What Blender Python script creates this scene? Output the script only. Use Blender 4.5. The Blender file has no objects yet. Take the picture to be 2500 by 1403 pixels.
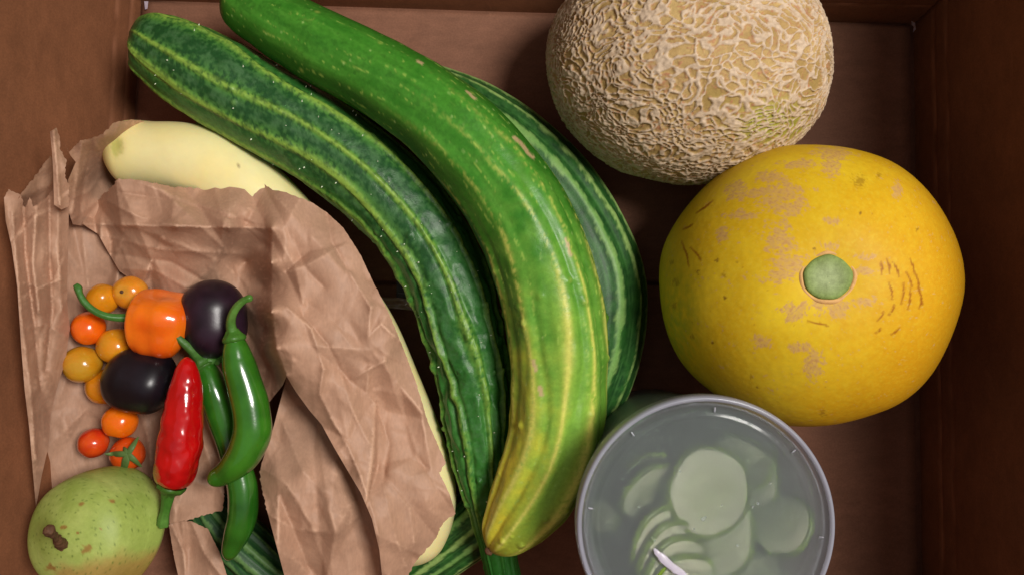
import bpy, bmesh, math, random
import numpy as np
from mathutils import Vector, Matrix
from mathutils.geometry import delaunay_2d_cdt
random.seed(7)
rng = np.random.default_rng(7)
SC = bpy.context.scene
COL = SC.collection

# ------------------------------------------------------------------ camera, light, exposure
H = 0.49                      # camera height above the box floor (m)
K = 0.689 / 1250.0            # tangent per photo pixel
cam = bpy.data.cameras.new('camera')
cam.sensor_width = 36.0
cam.lens = 18.0 / 0.689
cam.clip_start = 0.01
cam.clip_end = 50
camo = bpy.data.objects.new('camera', cam)
camo.location = (0, 0, H)
camo.rotation_euler = (0, 0, 0)
COL.objects.link(camo)
SC.camera = camo

world = bpy.data.worlds.new('World')
SC.world = world
world.use_nodes = True
bg = world.node_tree.nodes['Background']
bg.inputs['Color'].default_value = (1.0, 0.90, 0.88, 1)
bg.inputs['Strength'].default_value = 0.235

lamp = bpy.data.lights.new('room_lamp', 'AREA')
lamp.shape = 'DISK'
lamp.size = 0.38
lamp.energy = 17.4
lamp.color = (1.0, 0.955, 0.90)
lampo = bpy.data.objects.new('room_lamp', lamp)
lampo.location = (0.56, 0.20, 1.2)
lampo.rotation_euler = (Vector((0.0, 0.02, 0.05)) - lampo.location).to_track_quat('-Z', 'Y').to_euler()
COL.objects.link(lampo)

SC.view_settings.view_transform = 'Standard'
SC.view_settings.look = 'None'
SC.view_settings.exposure = 0.0
SC.view_settings.gamma = 1.0
SC.cycles.max_bounces = 10
SC.cycles.transparent_max_bounces = 24
SC.cycles.volume_bounces = 2
SC.cycles.use_denoising = True

# ------------------------------------------------------------------ helpers
def sc(z):
    return K * (H - z)

def P(px, py, z):
    s = sc(z)
    return np.array(((px - 1250.0) * s, -(py - 701.5) * s, z))

def to_px(p):
    p = np.asarray(p)
    s = K * (H - p[..., 2])
    return 1250.0 + p[..., 0] / s, 701.5 - p[..., 1] / s

def lin(r, g, b):
    def f(c):
        c /= 255.0
        return c / 12.92 if c <= 0.04045 else ((c + 0.055) / 1.055) ** 2.4
    return np.array((f(r), f(g), f(b)))

PERM = rng.permutation(256)
GRAD = rng.normal(size=(256, 3)); GRAD /= np.linalg.norm(GRAD, axis=1, keepdims=True)
JIT = rng.random((256, 3))

def _h(i):
    return PERM[(PERM[(PERM[i[..., 0] & 255] + i[..., 1]) & 255] + i[..., 2]) & 255]

def noise(p, seed=0.0):
    p = np.asarray(p, float) + seed * 17.31
    i = np.floor(p).astype(int); f = p - i
    w = f * f * f * (f * (f * 6 - 15) + 10)
    out = 0
    for dx in (0, 1):
        for dy in (0, 1):
            for dz in (0, 1):
                d = np.array((dx, dy, dz))
                g = GRAD[_h(i + d)]
                v = ((f - d) * g).sum(-1)
                wx = w[..., 0] if dx else 1 - w[..., 0]
                wy = w[..., 1] if dy else 1 - w[..., 1]
                wz = w[..., 2] if dz else 1 - w[..., 2]
                out = out + v * wx * wy * wz
    return out * 1.5

def fbm(p, o=4, seed=0.0):
    a, t, p = 1.0, 0, np.asarray(p, float)
    for k in range(o):
        t = t + a * noise(p * 2 ** k, seed + k * 3.7); a *= 0.5
    return t

def voronoi(p, seed=0.0):
    p = np.asarray(p, float) + seed * 11.7
    i = np.floor(p).astype(int); f = p - i
    F1 = np.full(p.shape[:-1], 9.0); F2 = F1.copy(); ID = np.zeros(p.shape[:-1], int)
    for dx in (-1, 0, 1):
        for dy in (-1, 0, 1):
            for dz in (-1, 0, 1):
                d = np.array((dx, dy, dz))
                h = _h(i + d)
                q = d + JIT[h] - f
                r = np.sqrt((q * q).sum(-1))
                near = r < F1
                F2 = np.where(near, F1, np.minimum(F2, r))
                ID = np.where(near, h, ID)
                F1 = np.where(near, r, F1)
    return F1, F2, ID

def sstep(a, b, x):
    t = np.clip((x - a) / (b - a), 0, 1)
    return t * t * (3 - 2 * t)

def mix(a, b, t):
    t = np.asarray(t)[..., None]
    return a * (1 - t) + b * t

def seg_dist(x, y, pts):
    """distance in pixels to a polyline, and position along it 0..1"""
    best = np.full(np.shape(x), 1e9); par = np.zeros(np.shape(x))
    n = len(pts) - 1
    for k in range(n):
        (x0, y0), (x1, y1) = pts[k][:2], pts[k + 1][:2]
        dx, dy = x1 - x0, y1 - y0
        t = np.clip(((x - x0) * dx + (y - y0) * dy) / (dx * dx + dy * dy + 1e-9), 0, 1)
        d = np.hypot(x - x0 - t * dx, y - y0 - t * dy)
        m = d < best
        best = np.where(m, d, best); par = np.where(m, (k + t) / n, par)
    return best, par

def mesh_np(name, V, F, mat=None, parent=None, col=None, smooth=True):
    V = np.asarray(V, float).reshape(-1, 3); F = np.asarray(F, int)
    k = F.shape[1]
    me = bpy.data.meshes.new(name)
    me.vertices.add(len(V)); me.vertices.foreach_set('co', V.ravel())
    me.loops.add(F.size); me.loops.foreach_set('vertex_index', F.ravel())
    me.polygons.add(len(F)); me.polygons.foreach_set('loop_start', np.arange(0, F.size, k))
    me.update(calc_edges=True)
    me.validate()
    me.polygons.foreach_set('use_smooth', np.full(len(me.polygons), smooth))
    if col is not None:
        a = me.attributes.new('col', 'FLOAT_COLOR', 'POINT')
        c = np.ones((len(V), 4)); c[:, :3] = col
        a.data.foreach_set('color', c.ravel())
    o = bpy.data.objects.new(name, me)
    if mat: me.materials.append(mat)
    COL.objects.link(o)
    if parent: o.parent = parent
    return o

def tag(o, label, cat, group=None, kind=None):
    if label: o['label'] = label
    if cat: o['category'] = cat
    if group: o['group'] = group
    if kind: o['kind'] = kind
    return o

def thing(name, label, cat, group=None):
    o = bpy.data.objects.new(name, None)
    o.empty_display_size = 0.02
    COL.objects.link(o)
    return tag(o, label, cat, group)

def grid_faces(M, N, wrap=True):
    i = np.arange(M - 1)[:, None]; j = np.arange(N if wrap else N - 1)[None, :]
    jn = (j + 1) % N
    a = i * N + j; b = i * N + jn; c = (i + 1) * N + jn; d = (i + 1) * N + j
    return np.stack((a, b, c, d), -1).reshape(-1, 4)

def spline(pts, n, dens=0.0):
    """smooth curve through rows of pts, n samples; dens > 0 crowds the ends"""
    pts = np.asarray(pts, float)
    d = np.r_[0, np.cumsum(np.linalg.norm(np.diff(pts[:, :3], axis=0), axis=1))]
    m = np.gradient(pts, d, axis=0) if len(pts) > 2 else np.repeat((pts[1:] - pts[:1]) / d[1], 2, 0)
    def ev(u):
        k = np.clip(np.searchsorted(d, u, side='right') - 1, 0, len(d) - 2)
        h = (d[k + 1] - d[k])[:, None]; t = (u - d[k])[:, None] / h
        return ((2*t**3 - 3*t**2 + 1) * pts[k] + (t**3 - 2*t**2 + t) * h * m[k]
                + (-2*t**3 + 3*t**2) * pts[k + 1] + (t**3 - t**2) * h * m[k + 1])
    uu = np.linspace(0, d[-1], 1200); q = ev(uu)
    L = np.r_[0, np.cumsum(np.linalg.norm(np.diff(q[:, :3], axis=0), axis=1))]
    t = np.linspace(0, 1, n); t = t - dens * np.sin(2 * np.pi * t) / (2 * np.pi)
    u = np.interp(t * L[-1], L, uu)
    return ev(u), t * L[-1], L[-1]

def tube(name, pts, M, N, mat, parent=None, cap0=None, cap1=None, disp=None, colf=None, dens=0.75, flat=1.0, capp=0.5):
    """pts rows: photo px, py, height z (m), half width in photo px. caps: rounding length in radii"""
    W = np.array([np.r_[P(a[0], a[1], a[2]), a[3] * sc(a[2])] for a in pts])
    Q, s, L = spline(W, M, dens)
    C, R = Q[:, :3], np.maximum(Q[:, 3], 1e-5)
    if cap0:
        c = cap0 * max(R[:max(2, M // 8)].max(), 1e-4); R = R * np.where(s < c, np.clip(1 - (1 - s / c) ** 2, 1e-4, 1) ** capp, 1)
    if cap1:
        c = cap1 * max(R[-max(2, M // 8):].max(), 1e-4); e = L - s
        R = R * np.where(e < c, np.clip(1 - (1 - e / c) ** 2, 1e-4, 1) ** capp, 1)
    T = np.gradient(C, s, axis=0); T /= np.linalg.norm(T, axis=1, keepdims=True)
    S = np.cross(T, (0, 0, 1.0)); S /= np.linalg.norm(S, axis=1, keepdims=True)
    U = np.cross(S, T)
    th = np.linspace(0, 2 * np.pi, N, endpoint=False)
    D = np.cos(th)[None, :, None] * U[:, None, :] * flat + np.sin(th)[None, :, None] * S[:, None, :]
    pos = C[:, None, :] + R[:, None, None] * D
    ss = np.repeat((s / L)[:, None], N, 1); tt = np.repeat(th[None, :], M, 0); rr = np.repeat(R[:, None], N, 1)
    col = None
    if disp is not None:
        off = disp(ss, tt, pos, rr, L)
        pos = pos + D * off[..., None]
    if colf is not None:
        col = colf(ss, tt, pos, rr, L).reshape(-1, 3)
    F = grid_faces(M, N)[:, ::-1]
    V = pos.reshape(-1, 3)
    # orientation check
    m = F[len(F) // 2 + N // 3]
    nrm = np.cross(V[m[1]] - V[m[0]], V[m[2]] - V[m[0]])
    cc = C[np.clip(m[0] // N, 0, M - 1)]
    if np.dot(nrm, V[m[0]] - cc) < 0: F = F[:, ::-1]
    return mesh_np(name, V, F, mat, parent, col)

def frame_at(axis):
    a = np.asarray(axis, float); a /= np.linalg.norm(a)
    x = np.cross(a, (0.31, 0.9, 0.2)); x /= np.linalg.norm(x)
    return x, np.cross(a, x), a

def lathe(name, prof, N, mat, parent=None, centre=(0, 0, 0), axis=(0, 0, 1), rad=None, col=None, smooth=True):
    """prof rows r, h (m) revolved about axis at centre; rad(theta, i) scales the radius"""
    X, Y, A = frame_at(axis)
    th = np.linspace(0, 2 * np.pi, N, endpoint=False)
    prof = np.asarray(prof, float)
    r = np.repeat(prof[:, :1], N, 1); h = np.repeat(prof[:, 1:2], N, 1)
    if rad is not None: r, h = rad(th[None, :], r, h)
    V = (np.asarray(centre) + r[..., None] * (np.cos(th)[None, :, None] * X + np.sin(th)[None, :, None] * Y) + h[..., None] * A)
    return mesh_np(name, V, grid_faces(len(prof), N), mat, parent, col, smooth)

def ball(name, c, radii, axis, MU, MV, mat, parent=None, disp=None, colf=None, spin=None):
    """fine latitude/longitude ball. radii: (across, across, along axis)"""
    X, Y, A = frame_at(axis)
    if spin is not None:
        X, Y = spin
    la = np.linspace(1e-3, np.pi - 1e-3, MV)[:, None]; lo = np.linspace(0, 2 * np.pi, MU, endpoint=False)[None, :]
    u = np.stack((np.sin(la) * np.cos(lo), np.sin(la) * np.sin(lo), np.cos(la) * np.ones_like(lo)), -1)
    loc = u * np.asarray(radii)
    nr = u / np.asarray(radii); nr /= np.linalg.norm(nr, axis=-1, keepdims=True)
    B = np.stack((X, Y, A))
    pos = loc @ B + np.asarray(c); nw = nr @ B
    col = None
    if disp is not None:
        off = disp(u, pos, nw); pos = pos + nw * off[..., None]
    if colf is not None: col = colf(u, pos, nw).reshape(-1, 3)
    return mesh_np(name, pos, grid_faces(MV, MU), mat, parent, col)

# ------------------------------------------------------------------ materials
def mat_new(name):
    m = bpy.data.materials.new(name); m.use_nodes = True
    nt = m.node_tree; nt.nodes.clear()
    out = nt.nodes.new('ShaderNodeOutputMaterial')
    b = nt.nodes.new('ShaderNodeBsdfPrincipled')
    nt.links.new(b.outputs[0], out.inputs[0])
    return m, nt, b, out

def n_noise(nt, scale, detail=4, rough=0.6, stretch=None, dist=0.0):
    tc = nt.nodes.new('ShaderNodeTexCoord')
    n = nt.nodes.new('ShaderNodeTexNoise')
    n.inputs['Scale'].default_value = scale; n.inputs['Detail'].default_value = detail
    n.inputs['Roughness'].default_value = rough; n.inputs['Distortion'].default_value = dist
    if stretch:
        mp = nt.nodes.new('ShaderNodeMapping'); mp.inputs['Scale'].default_value = stretch
        nt.links.new(tc.outputs['Object'], mp.inputs[0]); nt.links.new(mp.outputs[0], n.inputs['Vector'])
    else:
        nt.links.new(tc.outputs['Object'], n.inputs['Vector'])
    return n.outputs['Fac']

def n_range(nt, fac, lo, hi, a=0.25, b=0.75):
    r = nt.nodes.new('ShaderNodeMapRange')
    r.inputs[1].default_value = a; r.inputs[2].default_value = b
    r.inputs[3].default_value = lo; r.inputs[4].default_value = hi
    nt.links.new(fac, r.inputs[0])
    return r.outputs[0]

def n_scale(nt, colour, val):
    v = nt.nodes.new('ShaderNodeVectorMath'); v.operation = 'SCALE'
    if isinstance(colour, (tuple, list, np.ndarray)): v.inputs[0].default_value = tuple(colour)[:3]
    else: nt.links.new(colour, v.inputs[0])
    nt.links.new(val, v.inputs['Scale'])
    return v.outputs[0]

def n_mix(nt, a, b, fac):
    m = nt.nodes.new('ShaderNodeMix'); m.data_type = 'RGBA'
    for i, c in ((6, a), (7, b)):
        if isinstance(c, (tuple, list, np.ndarray)): m.inputs[i].default_value = (*tuple(c)[:3], 1)
        else: nt.links.new(c, m.inputs[i])
    nt.links.new(fac, m.inputs[0])
    return m.outputs[2]

def n_bump(nt, b, fac, strength, dist=0.001):
    bp = nt.nodes.new('ShaderNodeBump'); bp.inputs['Strength'].default_value = strength
    bp.inputs['Distance'].default_value = dist
    nt.links.new(fac, bp.inputs['Height']); nt.links.new(bp.outputs[0], b.inputs['Normal'])

def mat_skin(name, rough=0.35, spec=0.5, sub=0.0, vary=0.15, vscale=300, bump=0.15, bscale=900, coat=0.0, sheen=0.0, colour=None, rvar=0.0, subr=(1, 0.5, 0.2)):
    """fruit skin: colour from the mesh's own pigment attribute (or one colour), grain from noise"""
    m, nt, b, out = mat_new(name)
    if colour is None:
        at = nt.nodes.new('ShaderNodeAttribute'); at.attribute_name = 'col'; base = at.outputs['Color']
    else: base = colour
    f = n_noise(nt, vscale, 5, 0.65)
    nt.links.new(n_scale(nt, base, n_range(nt, f, 1 - vary, 1 + vary)), b.inputs['Base Color'])
    b.inputs['Roughness'].default_value = rough
    if rvar: nt.links.new(n_range(nt, n_noise(nt, 90, 4), rough - rvar, rough + rvar), b.inputs['Roughness'])
    b.inputs['Specular IOR Level'].default_value = spec
    b.inputs['Coat Weight'].default_value = coat; b.inputs['Coat Roughness'].default_value = 0.08
    if sub:
        b.inputs['Subsurface Weight'].default_value = sub; b.inputs['Subsurface Radius'].default_value = subr
        b.inputs['Subsurface Scale'].default_value = 0.004
    if bump: n_bump(nt, b, n_noise(nt, bscale, 4), bump, 0.0006)
    return m

def mat_card(name, colour, stretch=(1, 0.45, 1), vary=0.11):
    m, nt, b, out = mat_new(name)
    f1 = n_noise(nt, 160, 5, 0.7, stretch); f2 = n_noise(nt, 14, 4, 0.6); f3 = n_noise(nt, 900, 2, 0.5)
    c = n_scale(nt, colour, n_range(nt, f1, 1 - vary, 1 + vary, 0.3, 0.7))
    c = n_scale(nt, c, n_range(nt, f2, 0.84, 1.16, 0.3, 0.7))
    c = n_scale(nt, c, n_range(nt, f3, 0.9, 1.1, 0.3, 0.7))
    # pale rubbed scuffs
    f4 = n_noise(nt, 60, 6, 0.75, (1.4, 0.5, 1), 1.5)
    c = n_mix(nt, c, tuple(np.asarray(colour) * 1.6 + 0.02), n_range(nt, f4, 0, 0.35, 0.62, 0.8))
    at = nt.nodes.new('ShaderNodeAttribute'); at.attribute_name = 'col'
    c = n_mix(nt, c, tuple(np.asarray(colour) * 1.8 + 0.03), n_range(nt, at.outputs['Fac'], 0, 0.8, 0, 1))
    f5 = n_noise(nt, 48, 8, 0.8, (1.0, 0.35, 1.0), 0.9)
    c = n_mix(nt, c, tuple(np.asarray(colour) * 1.7 + 0.02), n_range(nt, f5, 0, 0.4, 0.6, 0.74))
    f6 = n_noise(nt, 9, 6, 0.7)
    c = n_mix(nt, c, tuple(np.asarray(colour) * 0.55), n_range(nt, f6, 0, 0.5, 0.6, 0.75))
    nt.links.new(c, b.inputs['Base Color'])
    b.inputs['Roughness'].default_value = 0.75; b.inputs['Specular IOR Level'].default_value = 0.25
    n_bump(nt, b, f1, 0.12, 0.0008)
    return m

CARD = lin(130, 83, 55)
M_card = mat_card('cardboard', CARD)
M_cardfloor = mat_card('cardboard_floor', lin(128, 88, 68), (0.4, 1, 1), 0.12)
M_edge = mat_card('cardboard_edge', lin(150, 110, 84))
M_tape = mat_skin('packing_tape', rough=0.22, colour=lin(158, 130, 110), vary=0.25, vscale=120, bump=0.25, bscale=200, coat=0.4)
M_print = mat_skin('black_print', rough=0.45, colour=lin(36, 36, 44), vary=0.35, vscale=400, bump=0.1)
M_printline = mat_skin('print_line', rough=0.5, colour=lin(92, 92, 100), vary=0.3)
M_white = mat_skin('light_leak_white', rough=0.7, colour=lin(200, 188, 205), vary=0.1)  # pale colour stands in for light showing through the corner gaps

def mat_paper():
    m, nt, b, out = mat_new('kraft_paper')
    c0 = lin(181, 142, 117)
    f1 = n_noise(nt, 40, 5, 0.65); f2 = n_noise(nt, 700, 3, 0.6, (1, 0.35, 1)); f3 = n_noise(nt, 220, 5, 0.7, None, 1.0)
    c = n_scale(nt, c0, n_range(nt, f1, 0.88, 1.1, 0.3, 0.7))
    c = n_scale(nt, c, n_range(nt, f2, 0.92, 1.08, 0.3, 0.7))
    # pale lines where the paper has been creased
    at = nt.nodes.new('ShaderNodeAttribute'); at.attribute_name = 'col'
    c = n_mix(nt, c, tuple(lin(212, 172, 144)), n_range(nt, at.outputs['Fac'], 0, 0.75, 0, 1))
    nt.links.new(c, b.inputs['Base Color'])
    b.inputs['Roughness'].default_value = 0.58; b.inputs['Specular IOR Level'].default_value = 0.35
    vo = nt.nodes.new('ShaderNodeTexVoronoi'); vo.feature = 'DISTANCE_TO_EDGE'; vo.inputs['Scale'].default_value = 55
    tc = nt.nodes.new('ShaderNodeTexCoord'); mp = nt.nodes.new('ShaderNodeMapping'); mp.inputs['Scale'].default_value = (1, 0.55, 1)
    nz = nt.nodes.new('ShaderNodeTexNoise'); nz.inputs['Scale'].default_value = 30
    ad = nt.nodes.new('ShaderNodeVectorMath'); ad.operation = 'MULTIPLY_ADD'; ad.inputs[1].default_value = (0.03, 0.03, 0.03)
    nt.links.new(tc.outputs['Object'], nz.inputs['Vector'])
    nt.links.new(nz.outputs['Color'], ad.inputs[0]); nt.links.new(tc.outputs['Object'], ad.inputs[2])
    nt.links.new(ad.outputs[0], mp.inputs[0]); nt.links.new(mp.outputs[0], vo.inputs['Vector'])
    mn = nt.nodes.new('ShaderNodeMath'); mn.operation = 'MINIMUM'; mn.inputs[1].default_value = 0.12
    nt.links.new(vo.outputs['Distance'], mn.inputs[0])
    ml = nt.nodes.new('ShaderNodeMath'); ml.operation = 'MULTIPLY_ADD'; ml.inputs[1].default_value = 5.0
    nt.links.new(mn.outputs[0], ml.inputs[0]); nt.links.new(f3, ml.inputs[2])
    n_bump(nt, b, ml.outputs[0], 0.2, 0.0006)
    return m
M_paper = mat_paper()

M_cuke = mat_skin('cucumber_skin', rough=0.42, spec=0.32, vary=0.22, vscale=420, bump=0.35, bscale=700, rvar=0.1)
M_cukeshine = mat_skin('cucumber_skin_shiny', rough=0.36, spec=0.22, vary=0.16, vscale=420, bump=0.25, bscale=420, coat=0.0, rvar=0.1)
M_striped = mat_skin('striped_skin', rough=0.45, spec=0.25, vary=0.16, vscale=600, bump=0.15, bscale=900)
M_spine = mat_skin('spine', rough=0.4, colour=lin(225, 235, 205), vary=0.05)
M_squash = mat_skin('pale_squash_skin', rough=0.4, spec=0.4, sub=0.25, vary=0.04, vscale=120, bump=0.04)
M_melon = mat_skin('yellow_melon_skin', rough=0.55, spec=0.18, vary=0.06, vscale=500, bump=0.02, bscale=900)
M_canta = mat_skin('netted_melon_skin', rough=0.7, spec=0.25, vary=0.14, vscale=500, bump=0.3, bscale=900)
M_scar = mat_skin('stem_scar_green', rough=0.7, spec=0.2, vary=0.25, vscale=420, bump=0.5, bscale=500)
M_pear = mat_skin('pear_skin', rough=0.5, spec=0.4, vary=0.1, vscale=500, bump=0.12)
M_bark = mat_skin('woody_stem', rough=0.7, spec=0.3, vary=0.4, vscale=300, bump=0.8, bscale=400, colour=lin(96, 66, 46))
M_shiny = mat_skin('pepper_skin', rough=0.22, spec=0.5, sub=0.1, vary=0.08, vscale=150, bump=0.22, bscale=120, coat=0.7)
M_egg = mat_skin('eggplant_skin', rough=0.33, spec=0.45, vary=0.2, vscale=200, bump=0.12, bscale=200, coat=0.0)
M_stem = mat_skin('green_stem', rough=0.4, spec=0.4, vary=0.25, vscale=350, bump=0.35, bscale=500)
M_tom = mat_skin('tomato_skin', rough=0.2, spec=0.5, sub=0.35, vary=0.05, vscale=200, bump=0.03, bscale=300, coat=0.3)

# ------------------------------------------------------------------ table and the cardboard box
def plane_sheet(name, x0, x1, y0, y1, z, mat):
    return mesh_np(name, [(x0, y0, z), (x1, y0, z), (x1, y1, z), (x0, y1, z)], [(0, 1, 2, 3)], mat, smooth=False)
tab = plane_sheet('table_top', -1.2, 1.2, -1.2, 1.2, -0.012, mat_skin('table_wood', rough=0.5, colour=lin(120, 92, 72), vary=0.2, vscale=30))
tag(tab, None, None, kind='structure')

box = thing('cardboard_box', 'open brown cardboard box holding all of the fruit and vegetables', 'box')
HW = 0.325
C0 = {'tl': P(338, -2, 0), 'tr': P(2238, 58, 0), 'br': P(2262, 1520, 0), 'bl': P(262, 1490, 0)}
lean = {'l': 0.054, 'r': 0.012, 't': 0.068, 'b': 0.020}
for k_ in C0: C0[k_][2] = -0.0085
C1 = {'tl': C0['tl'] + (-lean['l'], lean['t'], HW), 'tr': C0['tr'] + (lean['r'], lean['t'], HW),
      'br': C0['br'] + (lean['r'], -lean['b'], HW), 'bl': C0['bl'] + (-lean['l'], -lean['b'], HW)}

def wall(name, a, b, seed, grooves=(), warp=0.0012):
    M, N = 200, 110
    e_ = 0.012 if name == 'end_wall' else 0.0
    u = np.linspace(-e_, 1 + e_, N)[None, :, None]; v = np.linspace(0, 1, M)[:, None, None]
    V = (C0[a] * (1 - u) + C0[b] * u) * (1 - v) + (C1[a] * (1 - u) + C1[b] * u) * v
    n = np.cross(C0[b] - C0[a], C1[a] - C0[a]); n /= np.linalg.norm(n)
    if np.dot(n, np.array((0, 0, 0.05)) - C0[a]) < 0: n = -n
    ed = (np.sin(np.pi * np.clip(u, 0, 1)) * np.sin(np.pi * np.clip(v, 0, 1)))[..., 0]
    paleness = np.zeros(V.shape[:2])
    off = warp * fbm(V * 14, 3, seed) * np.clip(ed * 4, 0, 1)
    for zc, dep, wd in grooves:
        g_ = np.exp(-((V[..., 2] - zc - 0.0015 * noise(V * 20, seed)) / wd) ** 2)
        off = off - dep * g_
        paleness = np.maximum(paleness, g_ * np.clip(0.5 + 1.4 * noise(V * 70, seed + 2), 0, 1))
    V = V + n * off[..., None]
    o = mesh_np(name, V, grid_faces(M, N, False), M_card, box, np.repeat(paleness.reshape(-1, 1), 3, 1))
    md = o.modifiers.new('board', 'SOLIDIFY'); md.thickness = 0.004
    # push the thickness outwards
    f = o.data.polygons[0]; md.offset = -1 if np.dot(np.array(f.normal), n) > 0 else 1
    return o
wall('side_wall', 'tl', 'bl', 1, grooves=((0.004, 0.0005, 0.0014), (0.017, 0.0003, 0.0016)))
wall('side_wall', 'tr', 'br', 2, grooves=((0.0175, 0.0006, 0.0012), (0.030, 0.0004, 0.001)))
wall('end_wall', 'tl', 'tr', 3, grooves=((0.016, 0.0003, 0.001),))
wall('end_wall', 'bl', 'br', 4)

def floor_piece(name, quad, z, th, mat, seed, N=70, warp=0.0006, creases=()):
    q = [np.array(P(x, y, 0)) for x, y in quad]
    u = np.linspace(0, 1, N)[None, :, None]; v = np.linspace(0, 1, N)[:, None, None]
    V = (q[0] * (1 - u) + q[1] * u) * (1 - v) + (q[3] * (1 - u) + q[2] * u) * v
    V[..., 2] = z + warp * noise(V * 16, seed)
    X, Y = to_px(V)
    for pts, a, w in creases:
        d, _ = seg_dist(X, Y, pts); V[..., 2] += a * np.exp(-(d / w) ** 2)
    o = mesh_np(name, V, grid_faces(N, N, False)[:, ::-1], mat, box)
    md = o.modifiers.new('board', 'SOLIDIFY'); md.thickness = th; md.offset = -1
    return o
floor_piece('base_panel', [(330, -12), (2248, 48), (2272, 1530), (252, 1500)], -0.0046, 0.003, M_cardfloor, 5, N=20, warp=0)
floor_piece('floor_flap', [(348, 5), (2222, 64), (2228, 690), (318, 684)], 0.0, 0.0035, M_cardfloor, 6,
            creases=[([(1018, 0), (1022, 400)], 0.0010, 9), ([(2130, 70), (2145, 690)], 0.0008, 12)])
floor_piece('floor_flap', [(318, 692), (2229, 698), (2245, 1515), (275, 1485)], -0.0004, 0.0035, M_cardfloor, 7,
            creases=[([(1880, 700), (1900, 1500)], 0.0008, 12)])
# pale scraps that paint in light leaking through the box corners
fl = mesh_np('corner_light_leak', [P(2225, 52, .004), P(2234, 56, .009), P(2236, 72, .006), P(2229, 80, .003), P(2231, 66, .004), P(2226, 62, .003)],
             [(0, 1, 5), (1, 2, 4), (1, 4, 5), (2, 3, 4)], M_white, box, smooth=False)
fl2 = mesh_np('corner_light_leak', [P(352, 4, .003), P(362, 4, .004), P(360, 22, .003), P(354, 24, .002)], [(0, 1, 2, 3)], M_white, box, smooth=False)
# printed patch and tape seen in the gap beside the dark cucumber
floor_print = mesh_np('printed_patch', [P(968, 650, .0020), P(1120, 650, .0020), P(1120, 733, .0020), P(968, 728, .0020)], [(3, 2, 1, 0)], M_print, box, smooth=False)
for k, (x0, y0, x1, y1) in enumerate([(975, 690, 1060, 687), (972, 715, 1055, 722), (1002, 686, 1004, 728), (985, 700, 1030, 725), (1022, 668, 1024, 726)]):
    d = np.array((y1 - y0, x0 - x1), float); d *= 1.1 / np.linalg.norm(d)
    mesh_np('print_line', [P(x0 + d[0], y0 + d[1], .0024), P(x1 + d[0], y1 + d[1], .0024), P(x1 - d[0], y1 - d[1], .0024), P(x0 - d[0], y0 - d[1], .0024)], [(0, 1, 2, 3)], M_printline, floor_print, smooth=False)
N = 60
tx = np.linspace(900, 1230, N)[None, :]; tv = np.linspace(0, 1, 10)[:, None]
TY = (724 + (tx - 930) * 0.10) * (1 - tv) + (752 + (tx - 930) * 0.08) * tv + 2 * np.sin(tx / 23.0)
TX = tx + 0 * tv
TZ = 0.0035 + 0.0012 * fbm(np.stack((TX / 40, TY / 14, 0 * TX), -1), 3, 9)
V = np.stack(((TX - 1250) * K * (H - TZ), -(TY - 701.5) * K * (H - TZ), TZ), -1)
mesh_np('tape_strip', V, grid_faces(10, N, False)[:, ::-1], M_tape, box)

# ------------------------------------------------------------------ paper bag
bag = thing('paper_bag', 'crumpled brown kraft paper bag with torn serrated mouth lying open', 'bag')

def rbf(ctrl):
    c = np.asarray(ctrl, float); n = len(c)
    D = np.hypot(c[:, None, 0] - c[None, :, 0], c[:, None, 1] - c[None, :, 1])
    A = np.zeros((n + 3, n + 3)); A[:n, :n] = D; Q = np.c_[np.ones(n), c[:, :2] / 1000]
    A[:n, n:] = Q; A[n:, :n] = Q.T
    w = np.linalg.solve(A, np.r_[c[:, 2], 0, 0, 0])
    def f(x, y):
        z = w[n] + w[n + 1] * x / 1000 + w[n + 2] * y / 1000
        for k in range(n): z = z + w[k] * np.hypot(x - c[k, 0], y - c[k, 1])
        return z
    return f

def crumple(x, y, ang, seed, a1=5.0, a2=2.2, a3=0.9, along=0.45):
    ca, sa = math.cos(math.radians(ang)), math.sin(math.radians(ang))
    u = (x * ca + y * sa) * along; v = -x * sa + y * ca
    z = np.zeros_like(x, dtype=float)
    for lam, a, k in ((210, a1, 0), (95, a2, 1), (45, a3, 2), (22, a3 * 0.35, 3)):
        p = np.stack((u / lam, v / lam, np.zeros_like(u) + k * 5.3), -1)
        w = np.stack((noise(p * 1.3, seed + 8), noise(p * 1.3, seed + 12), 0 * u), -1) * 0.35
        n = noise(p + w, seed + k)
        m = 0.55 + 0.9 * noise(p * 0.5, seed + 20 + k)
        sg = 1 if k % 2 == 0 else -1
        z += sg * a * (0.32 - np.abs(n)) * np.clip(m, 0.1, 1.4)
    return z

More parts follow.
